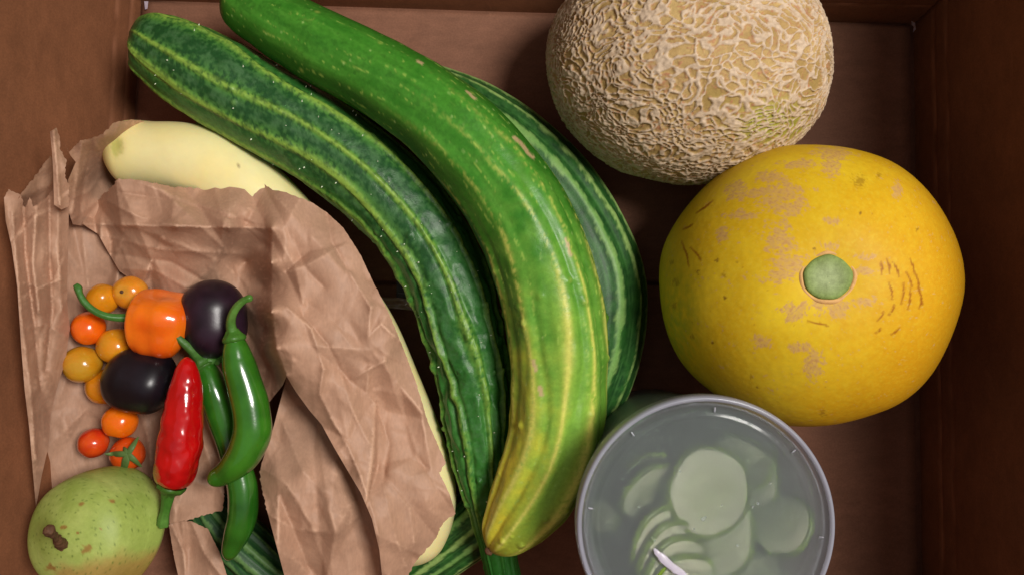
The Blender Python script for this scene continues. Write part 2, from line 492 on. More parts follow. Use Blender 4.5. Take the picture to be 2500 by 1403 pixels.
def facets(x, y, ang, seed, lam, amp, along=0.5):
    """piecewise flat facets: random heights joined by a random triangulation, as in crumpled paper"""
    ca, sa = math.cos(math.radians(ang)), math.sin(math.radians(ang))
    u = (x * ca + y * sa) * along / lam; v = (-x * sa + y * ca) / lam
    r = np.random.default_rng(seed)
    u0, u1, v0, v1 = u.min() - 1.5, u.max() + 1.5, v.min() - 1.5, v.max() + 1.5
    gu, gv = np.meshgrid(np.arange(u0, u1), np.arange(v0, v1))
    q = np.c_[gu.ravel(), gv.ravel()] + r.uniform(-0.55, 0.55, (gu.size, 2))
    h = r.normal(size=len(q)) * (0.35 + r.random(len(q)))
    res = delaunay_2d_cdt([Vector((float(a), float(b))) for a, b in q], [], [], 0, 1e-5)
    vv = np.array([(t.x, t.y) for t in res[0]]); hh = np.array([h[o[0]] if len(o) else 0.0 for o in res[3]])
    z = np.zeros(len(x))
    for a, b, c in res[2]:
        p0, p1, p2 = vv[a], vv[b], vv[c]
        bb = (u >= min(p0[0], p1[0], p2[0])) & (u <= max(p0[0], p1[0], p2[0])) & (v >= min(p0[1], p1[1], p2[1])) & (v <= max(p0[1], p1[1], p2[1]))
        if not bb.any(): continue
        i = np.nonzero(bb)[0]
        d = (p1[1] - p2[1]) * (p0[0] - p2[0]) + (p2[0] - p1[0]) * (p0[1] - p2[1])
        if abs(d) < 1e-9: continue
        l0 = ((p1[1] - p2[1]) * (u[i] - p2[0]) + (p2[0] - p1[0]) * (v[i] - p2[1])) / d
        l1 = ((p2[1] - p0[1]) * (u[i] - p2[0]) + (p0[0] - p2[0]) * (v[i] - p2[1])) / d
        l2 = 1 - l0 - l1
        k = (l0 >= -1e-6) & (l1 >= -1e-6) & (l2 >= -1e-6)
        z[i[k]] = (l0 * hh[a] + l1 * hh[b] + l2 * hh[c])[k]
    return z * amp

def densify(poly, step, jag, seed):
    out = []; n = len(poly)
    for k in range(n):
        a = np.array(poly[k][:2], float); b = np.array(poly[(k + 1) % n][:2], float)
        j = poly[k][2] if len(poly[k]) > 2 else jag      # torn amplitude of the edge that starts here
        L = np.linalg.norm(b - a); m = max(1, int(L / step))
        d = (b - a) / max(L, 1e-6); nr = np.array((-d[1], d[0]))
        for i in range(m):
            p = a + (b - a) * i / m
            if j and i:
                q = np.array([[p[0] / 9, p[1] / 9, seed]])
                p = p + nr * j * (noise(q, 3)[0] + 0.7 * (random.random() - 0.5))
            out.append(p)
    return np.array(out)

def sheet(name, outline, ctrl, creases=(), ang=60, seed=1, amps=(5, 2.2, 0.9), step=4.2, jag=0.0, mat=None, zmin=None, cscale=1.0):
    """paper sheet: outline (photo px), heights ctrl (px, py, mm), creases (polyline, mm, width px)"""
    B = densify(outline, step, jag, seed)
    x0, y0 = B.min(0); x1, y1 = B.max(0)
    gx, gy = np.meshgrid(np.arange(x0, x1, step), np.arange(y0, y1, step))
    g = np.c_[gx.ravel(), gy.ravel()] + rng.uniform(-0.3, 0.3, (gx.size, 2)) * step
    ins = np.zeros(len(g), bool); n = len(B)
    for k in range(n):
        a, b = B[k], B[(k + 1) % n]
        c = ((a[1] > g[:, 1]) != (b[1] > g[:, 1]))
        xi = (b[0] - a[0]) * (g[:, 1] - a[1]) / (b[1] - a[1] + 1e-12) + a[0]
        ins ^= c & (g[:, 0] < xi)
    g = g[ins]
    dmin = np.full(len(g), 1e9)
    for k in range(0, n): dmin = np.minimum(dmin, np.hypot(g[:, 0] - B[k, 0], g[:, 1] - B[k, 1]))
    g = g[dmin > step * 0.6]
    cre = []; edges = [(k, (k + 1) % n) for k in range(n)]
    allp = np.r_[B, g]
    vs = [Vector((float(p[0]), float(p[1]))) for p in allp]
    r = delaunay_2d_cdt(vs, edges, [], 1, 1e-4)
    pv = np.array([(v.x, v.y) for v in r[0]]); F = np.array(r[2])
    x, y = pv[:, 0], pv[:, 1]
    z = rbf(ctrl)(x, y)
    z = z + crumple(x, y, ang, seed, *(0.25 * q for q in amps))
    z = z + facets(x, y, ang, seed, 115, 2.9 * amps[1])
    vm = 0.75 + 0.9 * noise(np.stack((x / 170, y / 170, 0 * x + seed), -1), 77)
    z = z + np.clip(vm, 0.25, 1.6) * (facets(x, y, ang + 35, seed + 100, 54, 3.2 * amps[2]) + facets(x, y, ang - 30, seed + 200, 25, 0.5 * amps[2]))
    vm2 = np.clip(1.8 * noise(np.stack((x / 120, y / 120, 0 * x + seed), -1), 78) + 0.1, 0, 1)
    z = z + vm2 * facets(x, y, ang + 10, seed + 300, 17, 0.42 * amps[2])
    for pts, a, w in creases:
        d, t = seg_dist(x, y, pts)
        a, w = a * 0.7 * cscale, w * 1.1
        z = z + a * np.exp(-d / w) * (0.75 + 0.5 * noise(np.stack((x / 60, y / 60, 0 * x + seed), -1), 5))
    if zmin is not None: z = np.maximum(z, zmin(x, y))
    z = z / 1000.0
    s = K * (H - z)
    V = np.stack(((x - 1250) * s, -(y - 701.5) * s, z), -1)
    # faces upwards
    A_, B_, C_ = pv[F[:, 0]], pv[F[:, 1]], pv[F[:, 2]]
    e = ((B_[:, 0] - A_[:, 0]) * (C_[:, 1] - A_[:, 1]) - (B_[:, 1] - A_[:, 1]) * (C_[:, 0] - A_[:, 0])) > 0
    F[e] = F[e][:, ::-1]
    # paler along the crests of the creases
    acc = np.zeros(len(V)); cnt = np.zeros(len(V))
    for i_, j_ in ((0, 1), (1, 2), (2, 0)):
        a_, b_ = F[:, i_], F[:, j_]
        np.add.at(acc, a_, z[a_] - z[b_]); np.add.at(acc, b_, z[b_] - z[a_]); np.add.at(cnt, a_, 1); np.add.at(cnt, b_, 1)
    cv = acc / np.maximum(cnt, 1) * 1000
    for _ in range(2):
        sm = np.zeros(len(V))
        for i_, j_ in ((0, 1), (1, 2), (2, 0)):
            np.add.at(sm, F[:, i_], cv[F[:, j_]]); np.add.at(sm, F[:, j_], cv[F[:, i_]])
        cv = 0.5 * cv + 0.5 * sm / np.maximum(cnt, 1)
    paleness = np.clip((cv - 0.05) / 0.14, 0, 1); paleness[:n] = 0.0
    paleness *= np.clip(0.6 + 1.2 * noise(np.stack((x / 50, y / 50, 0 * x + seed), -1), 66), 0, 1)
    o = mesh_np(name, V, F, mat or M_paper, bag, np.repeat(paleness[:, None], 3, 1))
    return o

# inside back layer, on which the small things lie
sheet('back_panel',
      [(60, 560), (170, 530), (235, 560), (330, 690), (560, 720), (655, 900), (650, 1020), (560, 1130, 0), (548, 1170, 3), (543, 1245, 4), (480, 1262, 4), (415, 1278, 3), (392, 1225), (300, 1290), (85, 1245), (75, 1150), (60, 900), (35, 650)],
      [(60, 600, 70), (100, 800, 64), (110, 1000, 56), (100, 1200, 54), (180, 560, 56), (200, 700, 52), (190, 900, 48), (200, 1100, 46), (320, 720, 42), (330, 900, 41), (330, 1100, 40), (250, 1240, 40),
       (480, 800, 38), (480, 1000, 36), (520, 1100, 40), (545, 1240, 46), (430, 1250, 50), (600, 760, 38), (640, 980, 40)],
      creases=[([(340, 1000), (365, 1080), (370, 1160)], 5, 12), ([(490, 1060), (520, 1150), (545, 1210)], 4, 10), ([(200, 560), (215, 700)], 3, 10), ([(380, 1180), (400, 1150), (520, 1190)], 3, 12),
               ([(150, 960), (180, 860), (165, 780)], 4, 14)],
      ang=80, seed=2, amps=(4, 2.0, 0.9))
# left side, leaning up the box wall
sheet('side_gusset',
      [(10, 488, 3), (20, 462, 4), (50, 476, 4), (62, 508, 4), (72, 482, 4), (80, 505, 4), (115, 482, 4), (132, 458, 3), (166, 450), (168, 520), (166, 620), (164, 700), (165, 760), (171, 800), (160, 880), (138, 950), (124, 1010), (118, 1090), (102, 1160), (88, 1238), (80, 1150), (72, 1050), (60, 950), (52, 850), (42, 700), (28, 600), (14, 540)],
      [(12, 480, 124), (60, 500, 116), (90, 490, 112), (165, 455, 98), (166, 620, 84), (165, 760, 78), (168, 820, 74), (120, 620, 100), (70, 620, 108), (30, 620, 118), (100, 800, 96), (60, 850, 104), (150, 890, 72), (95, 950, 92), (66, 960, 98), (122, 1020, 70), (90, 1050, 84), (74, 1080, 90), (90, 1230, 76)],
      creases=[([(58, 505), (62, 620), (85, 800), (100, 950)], -6, 9), ([(90, 490), (80, 640), (95, 760)], 4, 8), ([(120, 480), (122, 640), (128, 760), (112, 900)], -5, 8), ([(145, 460), (140, 600), (150, 760)], 3, 9),
               ([(30, 520), (50, 760), (75, 960), (85, 1120)], 4, 7), ([(60, 690), (100, 700), (150, 680)], 2, 7), ([(70, 800), (110, 790), (160, 820)], 2.5, 8)],
      ang=88, seed=5, amps=(5, 2.4, 1.2), step=4.0, cscale=1.7)
# bag mouth behind the pale squash
sheet('mouth_lip',
      [(158, 352, 2), (168, 372, 3), (196, 343, 3), (225, 338, 3), (252, 328, 3), (278, 300, 3), (292, 296, 3), (330, 294, 3), (372, 298, 0), (420, 330), (400, 420), (300, 470), (262, 520), (205, 552), (178, 548), (168, 520), (166, 440), (185, 396), (172, 380)],
      [(160, 360, 92), (196, 345, 88), (255, 330, 82), (290, 300, 76), (350, 298, 60), (400, 330, 20), (300, 400, 22), (240, 440, 42), (260, 500, 45), (200, 545, 66), (170, 530, 76), (170, 440, 86), (210, 420, 66), (215, 500, 58)],
      creases=[([(198, 350), (190, 420), (175, 520)], 5, 7), ([(225, 345), (205, 440), (195, 530)], -4, 7), ([(290, 300), (280, 330)], 4, 6), ([(180, 480), (215, 470), (245, 430)], 3, 7)],
      ang=100, seed=8, amps=(4, 2.2, 1.0), step=4.0)
sheet('mouth_lip',
      [(45, 484, 3), (70, 448, 3), (95, 418, 3), (122, 380, 3), (136, 392), (140, 470), (134, 520), (60, 530)],
      [(45, 484, 112), (122, 380, 104), (136, 470, 82), (90, 500, 88), (60, 525, 92), (100, 430, 98)],
      creases=[([(90, 430), (95, 520)], -3, 7)], ang=120, seed=11, amps=(3, 1.5, 0.8), step=4.0)
sheet('mouth_lip',
      [(122, 322, 2), (138, 312, 2), (146, 335, 3), (147, 366, 3), (163, 392, 4), (158, 425, 4), (169, 452, 3), (166, 505), (150, 512), (132, 500), (130, 420), (127, 370)],
      [(122, 322, 116), (138, 312, 114), (147, 366, 108), (163, 392, 106), (132, 420, 112), (168, 452, 102), (150, 500, 102), (132, 495, 106)],
      creases=[([(130, 318), (138, 400), (146, 500)], 5, 6)], ang=90, seed=13, amps=(3, 1.5, 0.8), step=3.5)
# lower folded layer
sheet('folded_panel',
      [(705, 900), (668, 1040), (652, 1090, 2), (633, 1150, 3), (640, 1195, 3), (652, 1245), (672, 1320), (700, 1425), (960, 1425), (970, 1340), (930, 1200), (880, 1100), (820, 1000), (770, 930)],
      [(640, 1150, 62), (655, 1250, 60), (700, 1400, 58), (800, 1400, 62), (940, 1400, 64), (690, 1020, 60), (720, 920, 60), (780, 1020, 62), (850, 1150, 62), (920, 1300, 62), (740, 1150, 72), (780, 1280, 72), (900, 1120, 58)],
      creases=[([(640, 1140), (700, 1180), (760, 1280), (800, 1400)], 4, 12), ([(690, 1030), (740, 1150), (790, 1200)], 3, 12), ([(650, 1250), (720, 1290), (830, 1300)], 3, 9), ([(680, 1330), (760, 1390), (790, 1420)], -3, 8)],
      ang=60, seed=17, amps=(5, 2.6, 1.1))
# front layer, drawn over the pale squash and folded down into the bag
ridge = [(200, 547), (430, 552), (665, 557), (663, 640), (664, 760), (676, 850), (700, 915)]
sheet('front_panel',
      [(200, 546, 3), (235, 500, 4), (252, 474, 4), (290, 436, 2), (340, 440, 2), (420, 456, 3), (500, 461, 3), (545, 455, 3), (600, 442, 3), (640, 446, 2), (665, 464, 2), (700, 470, 2), (760, 494, 2), (797, 518, 1), (838, 556, 1), (880, 622, 1), (912, 690, 1), (950, 765, 1), (985, 850, 1), (1015, 930, 1), (1045, 1030, 1), (1088, 1128, 3), (1072, 1152, 1),
       (1098, 1205, 1), (1112, 1252, 4), (1082, 1275, 4), (1066, 1310, 3), (1015, 1370, 3), (985, 1425), (935, 1425), (926, 1340, 0), (908, 1265), (880, 1200), (850, 1150), (815, 1090), (785, 1035), (755, 1000), (722, 955), (700, 918), (690, 940), (650, 990), (600, 1000), (560, 960), (540, 850), (470, 770), (425, 722), (372, 706), (330, 690), (292, 662), (262, 612), (240, 572), (215, 556)],
      [(200, 546, 78), (290, 440, 68), (430, 500, 80), (420, 458, 72), (540, 458, 74), (640, 450, 78), (600, 510, 86), (430, 552, 86), (560, 555, 90), (665, 557, 96), (740, 500, 84), (800, 525, 76), (760, 580, 92), (840, 640, 84), (900, 680, 70), (750, 750, 96), (850, 780, 92), (985, 850, 66), (950, 860, 80),
       (800, 900, 94), (900, 1000, 90), (1045, 1030, 66), (1000, 1040, 78), (850, 1080, 88), (950, 1150, 88), (1085, 1130, 64), (1108, 1250, 64), (1040, 1220, 78), (940, 1260, 84), (1010, 1360, 64), (950, 1400, 76), (926, 1340, 78), (850, 1150, 76), (755, 1000, 78), (700, 918, 84),
       (663, 640, 101), (664, 760, 102), (676, 850, 97), (648, 600, 72), (642, 700, 56), (644, 800, 50), (650, 900, 52), (600, 640, 42), (580, 760, 38), (600, 900, 38), (560, 950, 40), (600, 990, 42), (545, 850, 42), (470, 770, 44), (520, 640, 64), (420, 640, 62), (330, 600, 66), (425, 722, 48), (372, 706, 50), (300, 665, 54), (262, 612, 62), (240, 572, 70), (420, 590, 74), (540, 590, 76)],
      creases=[(ridge, 9.0, 12), ([(640, 446), (690, 540), (750, 660), (790, 700)], -5, 14), ([(797, 518), (810, 590), (850, 660)], -5, 9), ([(850, 660), (905, 750)], 4, 8), ([(665, 557), (720, 650), (740, 740)], 4, 12),
               ([(700, 750), (760, 800), (790, 900)], 6, 9), ([(740, 770), (800, 840), (830, 900), (850, 930)], -5, 8), ([(790, 900), (780, 960), (810, 1020), (850, 1090), (880, 1160)], 5, 10),
               ([(905, 750), (900, 820), (930, 790), (985, 840)], 4, 8), ([(850, 930), (900, 900), (940, 880)], 4, 8), ([(900, 900), (895, 960), (920, 990)], 5, 8), ([(830, 900), (860, 1000), (900, 1080)], 3, 8),
               ([(940, 880), (980, 1000), (1020, 1110)], 3, 12), ([(920, 990), (950, 1080), (935, 1180)], -4, 9), ([(880, 1160), (910, 1250), (930, 1330)], 3, 8), ([(1020, 1110), (1060, 1180), (1100, 1240)], -3, 9),
               ([(950, 1180), (1000, 1240), (1010, 1320)], 4, 10), ([(935, 1180), (960, 1290), (990, 1380)], 3, 9), ([(260, 490), (340, 530), (430, 552)], 3, 8), ([(290, 470), (430, 490), (560, 530), (650, 556)], -4, 9), ([(340, 445), (480, 500), (620, 545)], 3, 10),
               ([(250, 575), (400, 610), (600, 620)], 3, 8), ([(270, 620), (420, 640), (520, 700)], -3.5, 9), ([(420, 590), (540, 640), (600, 690)], 3, 9), ([(300, 655), (380, 660), (450, 700)], 3, 8)],
      ang=62, seed=23, amps=(5.0, 3.0, 1.3), step=3.6)
sheet('torn_strip',
      [(412, 1280, 3), (430, 1268, 2), (470, 1272, 2), (508, 1290, 1), (535, 1345, 1), (560, 1420), (440, 1425), (425, 1360, 1)],
      [(412, 1280, 50), (470, 1275, 46), (508, 1290, 44), (450, 1340, 40), (520, 1360, 46), (440, 1420, 44), (550, 1420, 46)],
      creases=[([(420, 1280), (450, 1350), (455, 1420)], 6, 8), ([(470, 1275), (500, 1350), (545, 1410)], 4, 8)], ang=60, seed=29, amps=(3, 2, 0.9), step=4.0)

# ------------------------------------------------------------------ long cucumbers and the pale squash
def ribs(th, s, pos, n, phase, wob, seed, width):
    """distance to nearest lengthwise rib -> 0..1 line mask; also index"""
    t = (th + phase + wob * noise(np.stack((np.cos(th) * 1.2, np.sin(th) * 1.2, s * 5), -1), seed)) * n / (2 * np.pi)
    f = t - np.round(t)
    return np.exp(-(f / width) ** 2), f

def warts(pos, cell, seed, dens=0.5):
    F1, F2, ID = voronoi(pos / cell, seed)
    on = (JIT[ID % 256, 0] < dens)
    return np.where(on, np.clip(1 - F1 / 0.28, 0, 1), 0.0)

# dark spiny cucumber
dark = thing('dark_cucumber', 'long curved dark green spiny cucumber with yellow-green ribs, beside the pale squash', 'cucumber')
dk_pts = [(318, 88, .060, 40), (345, 95, .060, 66), (400, 126, .060, 88), (500, 182, .060, 104), (640, 264, .058, 106), (790, 352, .055, 107), (925, 455, .052, 107), (1022, 562, .050, 104), (1088, 680, .050, 100),
          (1128, 800, .050, 95), (1156, 920, .050, 86), (1170, 1040, .050, 78), (1182, 1150, .050, 66), (1200, 1260, .049, 49), (1218, 1350, .048, 41), (1242, 1470, .046, 42)]
def dk_disp(s, th, pos, r, L):
    line, f = ribs(th, s, pos, 9, 0.15, 0.35, 31, 0.09)
    low = sstep(0.3, 0.75, s)
    o = 0.0022 * line * (0.7 + 0.4 * low) - 0.0011 * np.exp(-(f / 0.028) ** 2)
    o += -0.0010 * low * np.exp(-((np.abs(f) - 0.2) / 0.08) ** 2)
    st = np.stack((th * 3, s * L / 0.018, 0 * s), -1)
    q = np.stack((np.cos(th) * 2.2, np.sin(th) * 2.2, s * L / 0.016), -1)
    o += (0.0003 + 0.0022 * low * (1 - 0.75 * sstep(0.68, 0.9, s))) * (0.35 - np.abs(noise(q, 33))) * 1.6
    o += 0.0007 * low * noise(pos * 150, 34)
    o += 0.0007 * noise(pos * 60, 35)
    w = warts(pos, 0.0105, 37, 0.55)
    o += 0.0020 * sstep(0, 1, w) * (0.4 + 0.9 * low) - 0.0008 * low * np.exp(-((w - 0.12) / 0.1) ** 2) * (w > 0)
    e = 1 - 0.65 * sstep(0.7, 0.95, s)
    return o * e * np.clip(r / 0.012, 0, 1)
def dk_col(s, th, pos, r, L):
    line, f = ribs(th, s, pos, 9, 0.15, 0.35, 31, 0.11)
    n1 = fbm(pos * 130, 4, 41); n2 = fbm(pos * 420, 3, 43); n3 = noise(np.stack((np.cos(th) * 3, np.sin(th) * 3, s * L / 0.05), -1), 44)
    low = sstep(0.35, 0.8, s)
    c = mix(lin(32, 76, 36), lin(46, 108, 36), np.clip(low * 0.9 + n1 * 0.4, 0, 1))
    c = mix(c, lin(66, 104, 66), np.clip(0.25 + 0.9 * n1 + 0.9 * n2, 0, 0.85) * (1 - 0.5 * low))       # waxy bloom
    side = sstep(0.1, 0.55, np.abs(np.sin(th)) - 0.42)
    c = mix(c, lin(54, 120, 44), side * 0.7)
    halo = np.exp(-(f / 0.27) ** 2) * np.clip(0.6 + 1.9 * n2 + 1.1 * n1, 0, 1) * (1 - 0.3 * low)
    c = mix(c, lin(78, 138, 50), halo * 0.95)
    c = mix(c, lin(138, 172, 70), np.clip(line * (0.85 + 0.9 * n2 + 0.5 * n3), 0, 0.92) * (1 - 0.4 * low))
    w = warts(pos, 0.0105, 37, 0.55)
    c = mix(c, lin(120, 168, 84), sstep(0.15, 0.8, w) * (0.35 + 0.3 * n1))
    c = mix(c, lin(58, 108, 40), sstep(0.04, 0.0, s) * 0.6)
    c = mix(c, lin(34, 96, 30), sstep(0.84, 0.95, s))
    return c
dkb = tube('body', dk_pts, 640, 170, M_cuke, dark, cap0=0.9, cap1=None, disp=dk_disp, colf=dk_col)
def spines(parent, pts, n, seed, lo, hi, size=1.0):
    W = np.array([np.r_[P(a[0], a[1], a[2]), a[3] * sc(a[2])] for a in pts])
    Q, s, L = spline(W, 400, 0)
    rr = random.Random(seed); bm = bmesh.new()
    T = np.gradient(Q[:, :3], axis=0); T /= np.linalg.norm(T, axis=1, keepdims=True)
    for k in range(n):
        i = int(399 * rr.uniform(lo, hi)); th = rr.uniform(-1.35, 1.35)
        S = np.cross(T[i], (0, 0, 1)); S /= np.linalg.norm(S); U = np.cross(S, T[i])
        d = math.cos(th) * U + math.sin(th) * S
        c = Q[i, :3] + d * (Q[i, 3] + 0.0007)
        r = rr.uniform(0.00026, 0.0005) * size
        mt = Matrix.Translation(Vector(c)) @ Vector(d).to_track_quat('Z', 'Y').to_matrix().to_4x4()
        bmesh.ops.create_cone(bm, segments=6, radius1=r, radius2=r * 0.3, depth=0.0011 * size, matrix=mt, cap_ends=True)
    me = bpy.data.meshes.new('spines'); bm.to_mesh(me); bm.free(); me.materials.append(M_spine)
    o = bpy.data.objects.new('spines', me); COL.objects.link(o); o.parent = parent; o['kind'] = 'stuff'
    return o
spines(dark, dk_pts, 75, 3, 0.07, 0.86)

# green cucumber ripening to yellow
ripe = thing('ripening_cucumber', 'thick curved bright green cucumber turning yellow at its blossom tip, on top of the pile', 'cucumber')
rp_pts = [(560, -40, .066, 48), (592, -5, .067, 70), (660, 45, .070, 80), (760, 104, .074, 88), (880, 166, .078, 93), (1000, 236, .082, 101), (1110, 322, .085, 109), (1208, 432, .086, 116), (1288, 560, .086, 122), (1338, 700, .084, 124),
          (1360, 830, .082, 121), (1363, 950, .080, 117), (1347, 1080, .078, 112), (1308, 1185, .076, 102), (1256, 1268, .073, 80), (1222, 1312, .071, 58), (1196, 1342, .069, 34)]
def rp_disp(s, th, pos, r, L):
    line, f = ribs(th, s, pos, 9, 0.35, 0.25, 51, 0.13)
    low = sstep(0.35, 0.7, s)
    q = np.stack((np.cos(th) * 1.8, np.sin(th) * 1.8, s * L / 0.03), -1)
    o = -0.0010 * low * line + 0.0009 * noise(q, 53) * low + 0.0009 * noise(pos * 45, 55)
    rl, rf = ribs(th, s, pos, 10, 0.05, 0.28, 51, 0.3)
    o += 0.0009 * (rl - 0.5) * (0.5 + 0.5 * sstep(0.1, 0.5, s))
    w = warts(pos, 0.012, 57, 0.45)
    o += 0.0014 * sstep(0, 1, w) * low
    q2 = np.stack((np.cos(th) * 5, np.sin(th) * 5, s * L / 0.014), -1)
    o += 0.0005 * low * noise(q2, 58) + 0.0006 * low * warts(pos, 0.006, 59, 0.3)
    return o * np.clip(r / 0.012, 0, 1)
def rp_col(s, th, pos, r, L):
    n1 = fbm(pos * 90, 4, 61); n2 = fbm(pos * 380, 3, 63)
    q = np.stack((np.cos(th) * 4, np.sin(th) * 4, s * L / 0.03), -1)
    st = fbm(q, 3, 65)
    px, py = to_px(pos)
    tip = sstep(0.62, 0.98, s + 0.08 * n1)
    c = mix(lin(52, 116, 32), lin(76, 142, 46), np.clip(0.5 + 0.45 * n1 + 0.5 * st, 0, 1))
    l4, f4 = ribs(th, s, pos, 31, 0.2, 0.5, 72, 0.2)
    c = mix(c, lin(96, 160, 60), l4 * np.clip(0.2 + 0.9 * st + 0.5 * n2, 0, 1) * 0.5)
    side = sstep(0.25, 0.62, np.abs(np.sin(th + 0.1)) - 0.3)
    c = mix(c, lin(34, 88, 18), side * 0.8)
    c = mix(c, lin(40, 96, 26), np.clip(0.8 * n1 + 0.6 * n2 - 0.05, 0, 0.55) * sstep(0.75, 0.4, s))
    # inner (left) flank of the lower half is the yellower one
    inner = np.clip(0.55 + 0.75 * -np.sin(th - 0.25), 0, 1) if True else 0
    flank = np.where(np.sin(th) * SGN > 0, 1.0, 0.0)
    yel = tip * (0.08 + 0.92 * np.clip(0.12 + 1.25 * SGN * np.sin(th) + 0.3 * n1, 0, 1)) + 0.5 * sstep(0.9, 1.0, s)
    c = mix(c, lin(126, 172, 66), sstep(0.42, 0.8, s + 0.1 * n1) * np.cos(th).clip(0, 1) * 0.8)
    c = mix(c, lin(204, 192, 58), np.clip(yel, 0, 0.95))
    line, f = ribs(th, s, pos, 10, 0.05, 0.28, 51, 0.085)
    lm = line * np.clip(0.35 + 1.3 * n2 + 0.9 * st + 0.75 * sstep(0.5, 0.75, s), 0, 1) * sstep(0.25, 0.6, s)
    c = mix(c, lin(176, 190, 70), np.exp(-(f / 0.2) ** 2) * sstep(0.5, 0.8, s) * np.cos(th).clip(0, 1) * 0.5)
    c = mix(c, lin(206, 204, 100), np.clip(lm * (0.72 + 0.3 * sstep(0.5, 0.9, s)), 0, 0.9))
    l3, f3 = ribs(th, s, pos, 23, 0.4, 0.5, 71, 0.1)
    c = mix(c, lin(150, 182, 80), l3 * sstep(0.25, 0.55, n2 + 0.6 * st) * 0.75)
    w = warts(pos, 0.012, 57, 0.35)
    c = mix(c, lin(168, 184, 84), sstep(0.3, 0.9, w) * 0.5)
    F1, F2, ID = voronoi(np.stack((pos[..., 0] / 0.006, pos[..., 1] / 0.006, pos[..., 2] / 0.006), -1), 75)
    c = mix(c, lin(176, 204, 122), np.where(JIT[ID, 1] < 0.4, np.clip(1 - F1 / 0.16, 0, 1), 0) * 0.75)
    for pts, wd in (([(1255, 335), (1275, 355), (1300, 385)], 5), ([(1380, 585), (1388, 605), (1394, 625)], 4), ([(1302, 880), (1308, 905)], 5), ([(1318, 945), (1322, 962)], 6), ([(1140, 225), (1160, 240)], 4), ([(1020, 150), (1030, 154)], 4)):
        d, _ = seg_dist(px, py, pts)
        c = mix(c, lin(186, 160, 118), np.where(np.cos(th) > -0.2, sstep(wd * 1.3, wd * 0.4, d + 3 * n2), 0) * 0.9)
    c = mix(c, lin(168, 146, 74), sstep(0.975, 1.0, s) * 0.8)
    return c
SGN = 1.0
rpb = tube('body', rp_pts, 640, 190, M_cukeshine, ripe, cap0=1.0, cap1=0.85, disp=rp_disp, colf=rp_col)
tube('blossom_end', [(1199, 1338, .0725, 8), (1192, 1345, .0735, 11), (1186, 1350, .074, 6)], 14, 14, M_bark, ripe, cap0=0.6, cap1=0.6,
     disp=lambda s, th, pos, r, L: 0.0006 * noise(pos * 900, 3))

# striped cucumber curling round under the others
strp = thing('striped_cucumber', 'very long dark green cucumber with pale lengthwise stripes curling under the others', 'cucumber')
st_pts = [(476, 312, .016, 10), (560, 270, .016, 16), (680, 228, .018, 28), (790, 212, .021, 46), (920, 226, .025, 78), (1060, 268, .030, 102), (1190, 338, .032, 114), (1308, 438, .033, 119), (1396, 558, .033, 121), (1450, 690, .033, 123), (1450, 820, .033, 119),
          (1418, 940, .032, 112), (1350, 1062, .030, 103), (1250, 1190, .024, 88), (1110, 1316, .019, 72), (970, 1408, .018, 64), (830, 1448, .018, 62), (705, 1422, .018, 64), (606, 1345, .019, 66), (530, 1268, .020, 58), (480, 1200, .020, 40)]
def st_f(th, s, pos):
    t = (th + 0.15 + 0.10 * noise(np.stack((np.cos(th) * 2, np.sin(th) * 2, s * 14), -1), 81)) * 13 / (2 * np.pi)
    k = np.floor(t); return k, t - k - 0.5
def st_disp(s, th, pos, r, L):
    k, f = st_f(th, s, pos)
    return (0.0008 * np.cos(2 * np.pi * f) + 0.0006 * noise(pos * 40, 83)) * np.clip(r / 0.02, 0, 1)
def st_col(s, th, pos, r, L):
    k, f = st_f(th, s, pos)
    n1 = fbm(pos * 150, 4, 85); n2 = fbm(pos * 600, 3, 87)
    wd = 0.13 + 0.08 * np.sin(k * 2.1)
    pale = sstep(wd + 0.09, wd - 0.05, np.abs(f) + 0.13 * n1 + 0.06 * n2)
    c = mix(lin(24, 62, 26), lin(44, 94, 36), np.clip(0.4 + 0.8 * n1, 0, 1))
    c = mix(c, lin(64, 108, 54), np.clip(0.5 * n2 + 0.05, 0, 1))
    c = mix(c, lin(140, 172, 96), pale * 0.92)
    c = mix(c, lin(92, 142, 70), pale * np.clip(np.sin(k * 1.7) * 0.6 + 0.3 * n1, 0, 1))
    c = mix(c, mix(lin(36, 74, 40), lin(86, 124, 70), pale), sstep(0.76, 0.86, s) * 0.85)
    thin = np.exp(-((np.abs(f) - 0.42) / 0.025) ** 2) * 0.3
    c = mix(c, lin(88, 140, 74), thin)
    return c
tube('body', st_pts, 760, 150, M_striped, strp, cap0=1.0, cap1=1.0, disp=st_disp, colf=st_col)

# pale squash under the bag
sq = thing('pale_squash', 'smooth pale cream-yellow summer squash half covered by the paper bag', 'squash')
sq_pts = [(258, 372, .052, 58), (300, 374, .052, 76), (380, 380, .052, 81), (460, 390, .051, 87), (525, 412, .049, 91), (598, 462, .047, 92), (680, 545, .044, 92), (760, 640, .042, 92), (830, 740, .041, 92), (892, 850, .040, 94),
          (950, 990, .040, 95), (998, 1115, .040, 95), (1018, 1215, .040, 95), (1006, 1300, .040, 86), (985, 1375, .040, 62)]
def sq_col(s, th, pos, r, L):
    n1 = fbm(pos * 50, 3, 91); n2 = noise(pos * 700, 93)
    c = mix(lin(243, 229, 160), lin(241, 232, 174), np.clip(0.5 + 0.6 * n1, 0, 1))
    c = mix(c, lin(232, 216, 130), sstep(0.10, 0.0, s) * 0.7)
    px, py = to_px(pos)
    d = np.hypot((px - 283) / 1.0, (py - 358) / 1.5)
    c = mix(c, lin(176, 176, 84), sstep(24, 6, d + 6 * fbm(pos * 500, 2, 95)) * 0.75)
    c = mix(c, lin(120, 90, 50), sstep(3.5, 1.5, np.hypot(px - 582, py - 407)) * 0.9)
    return c
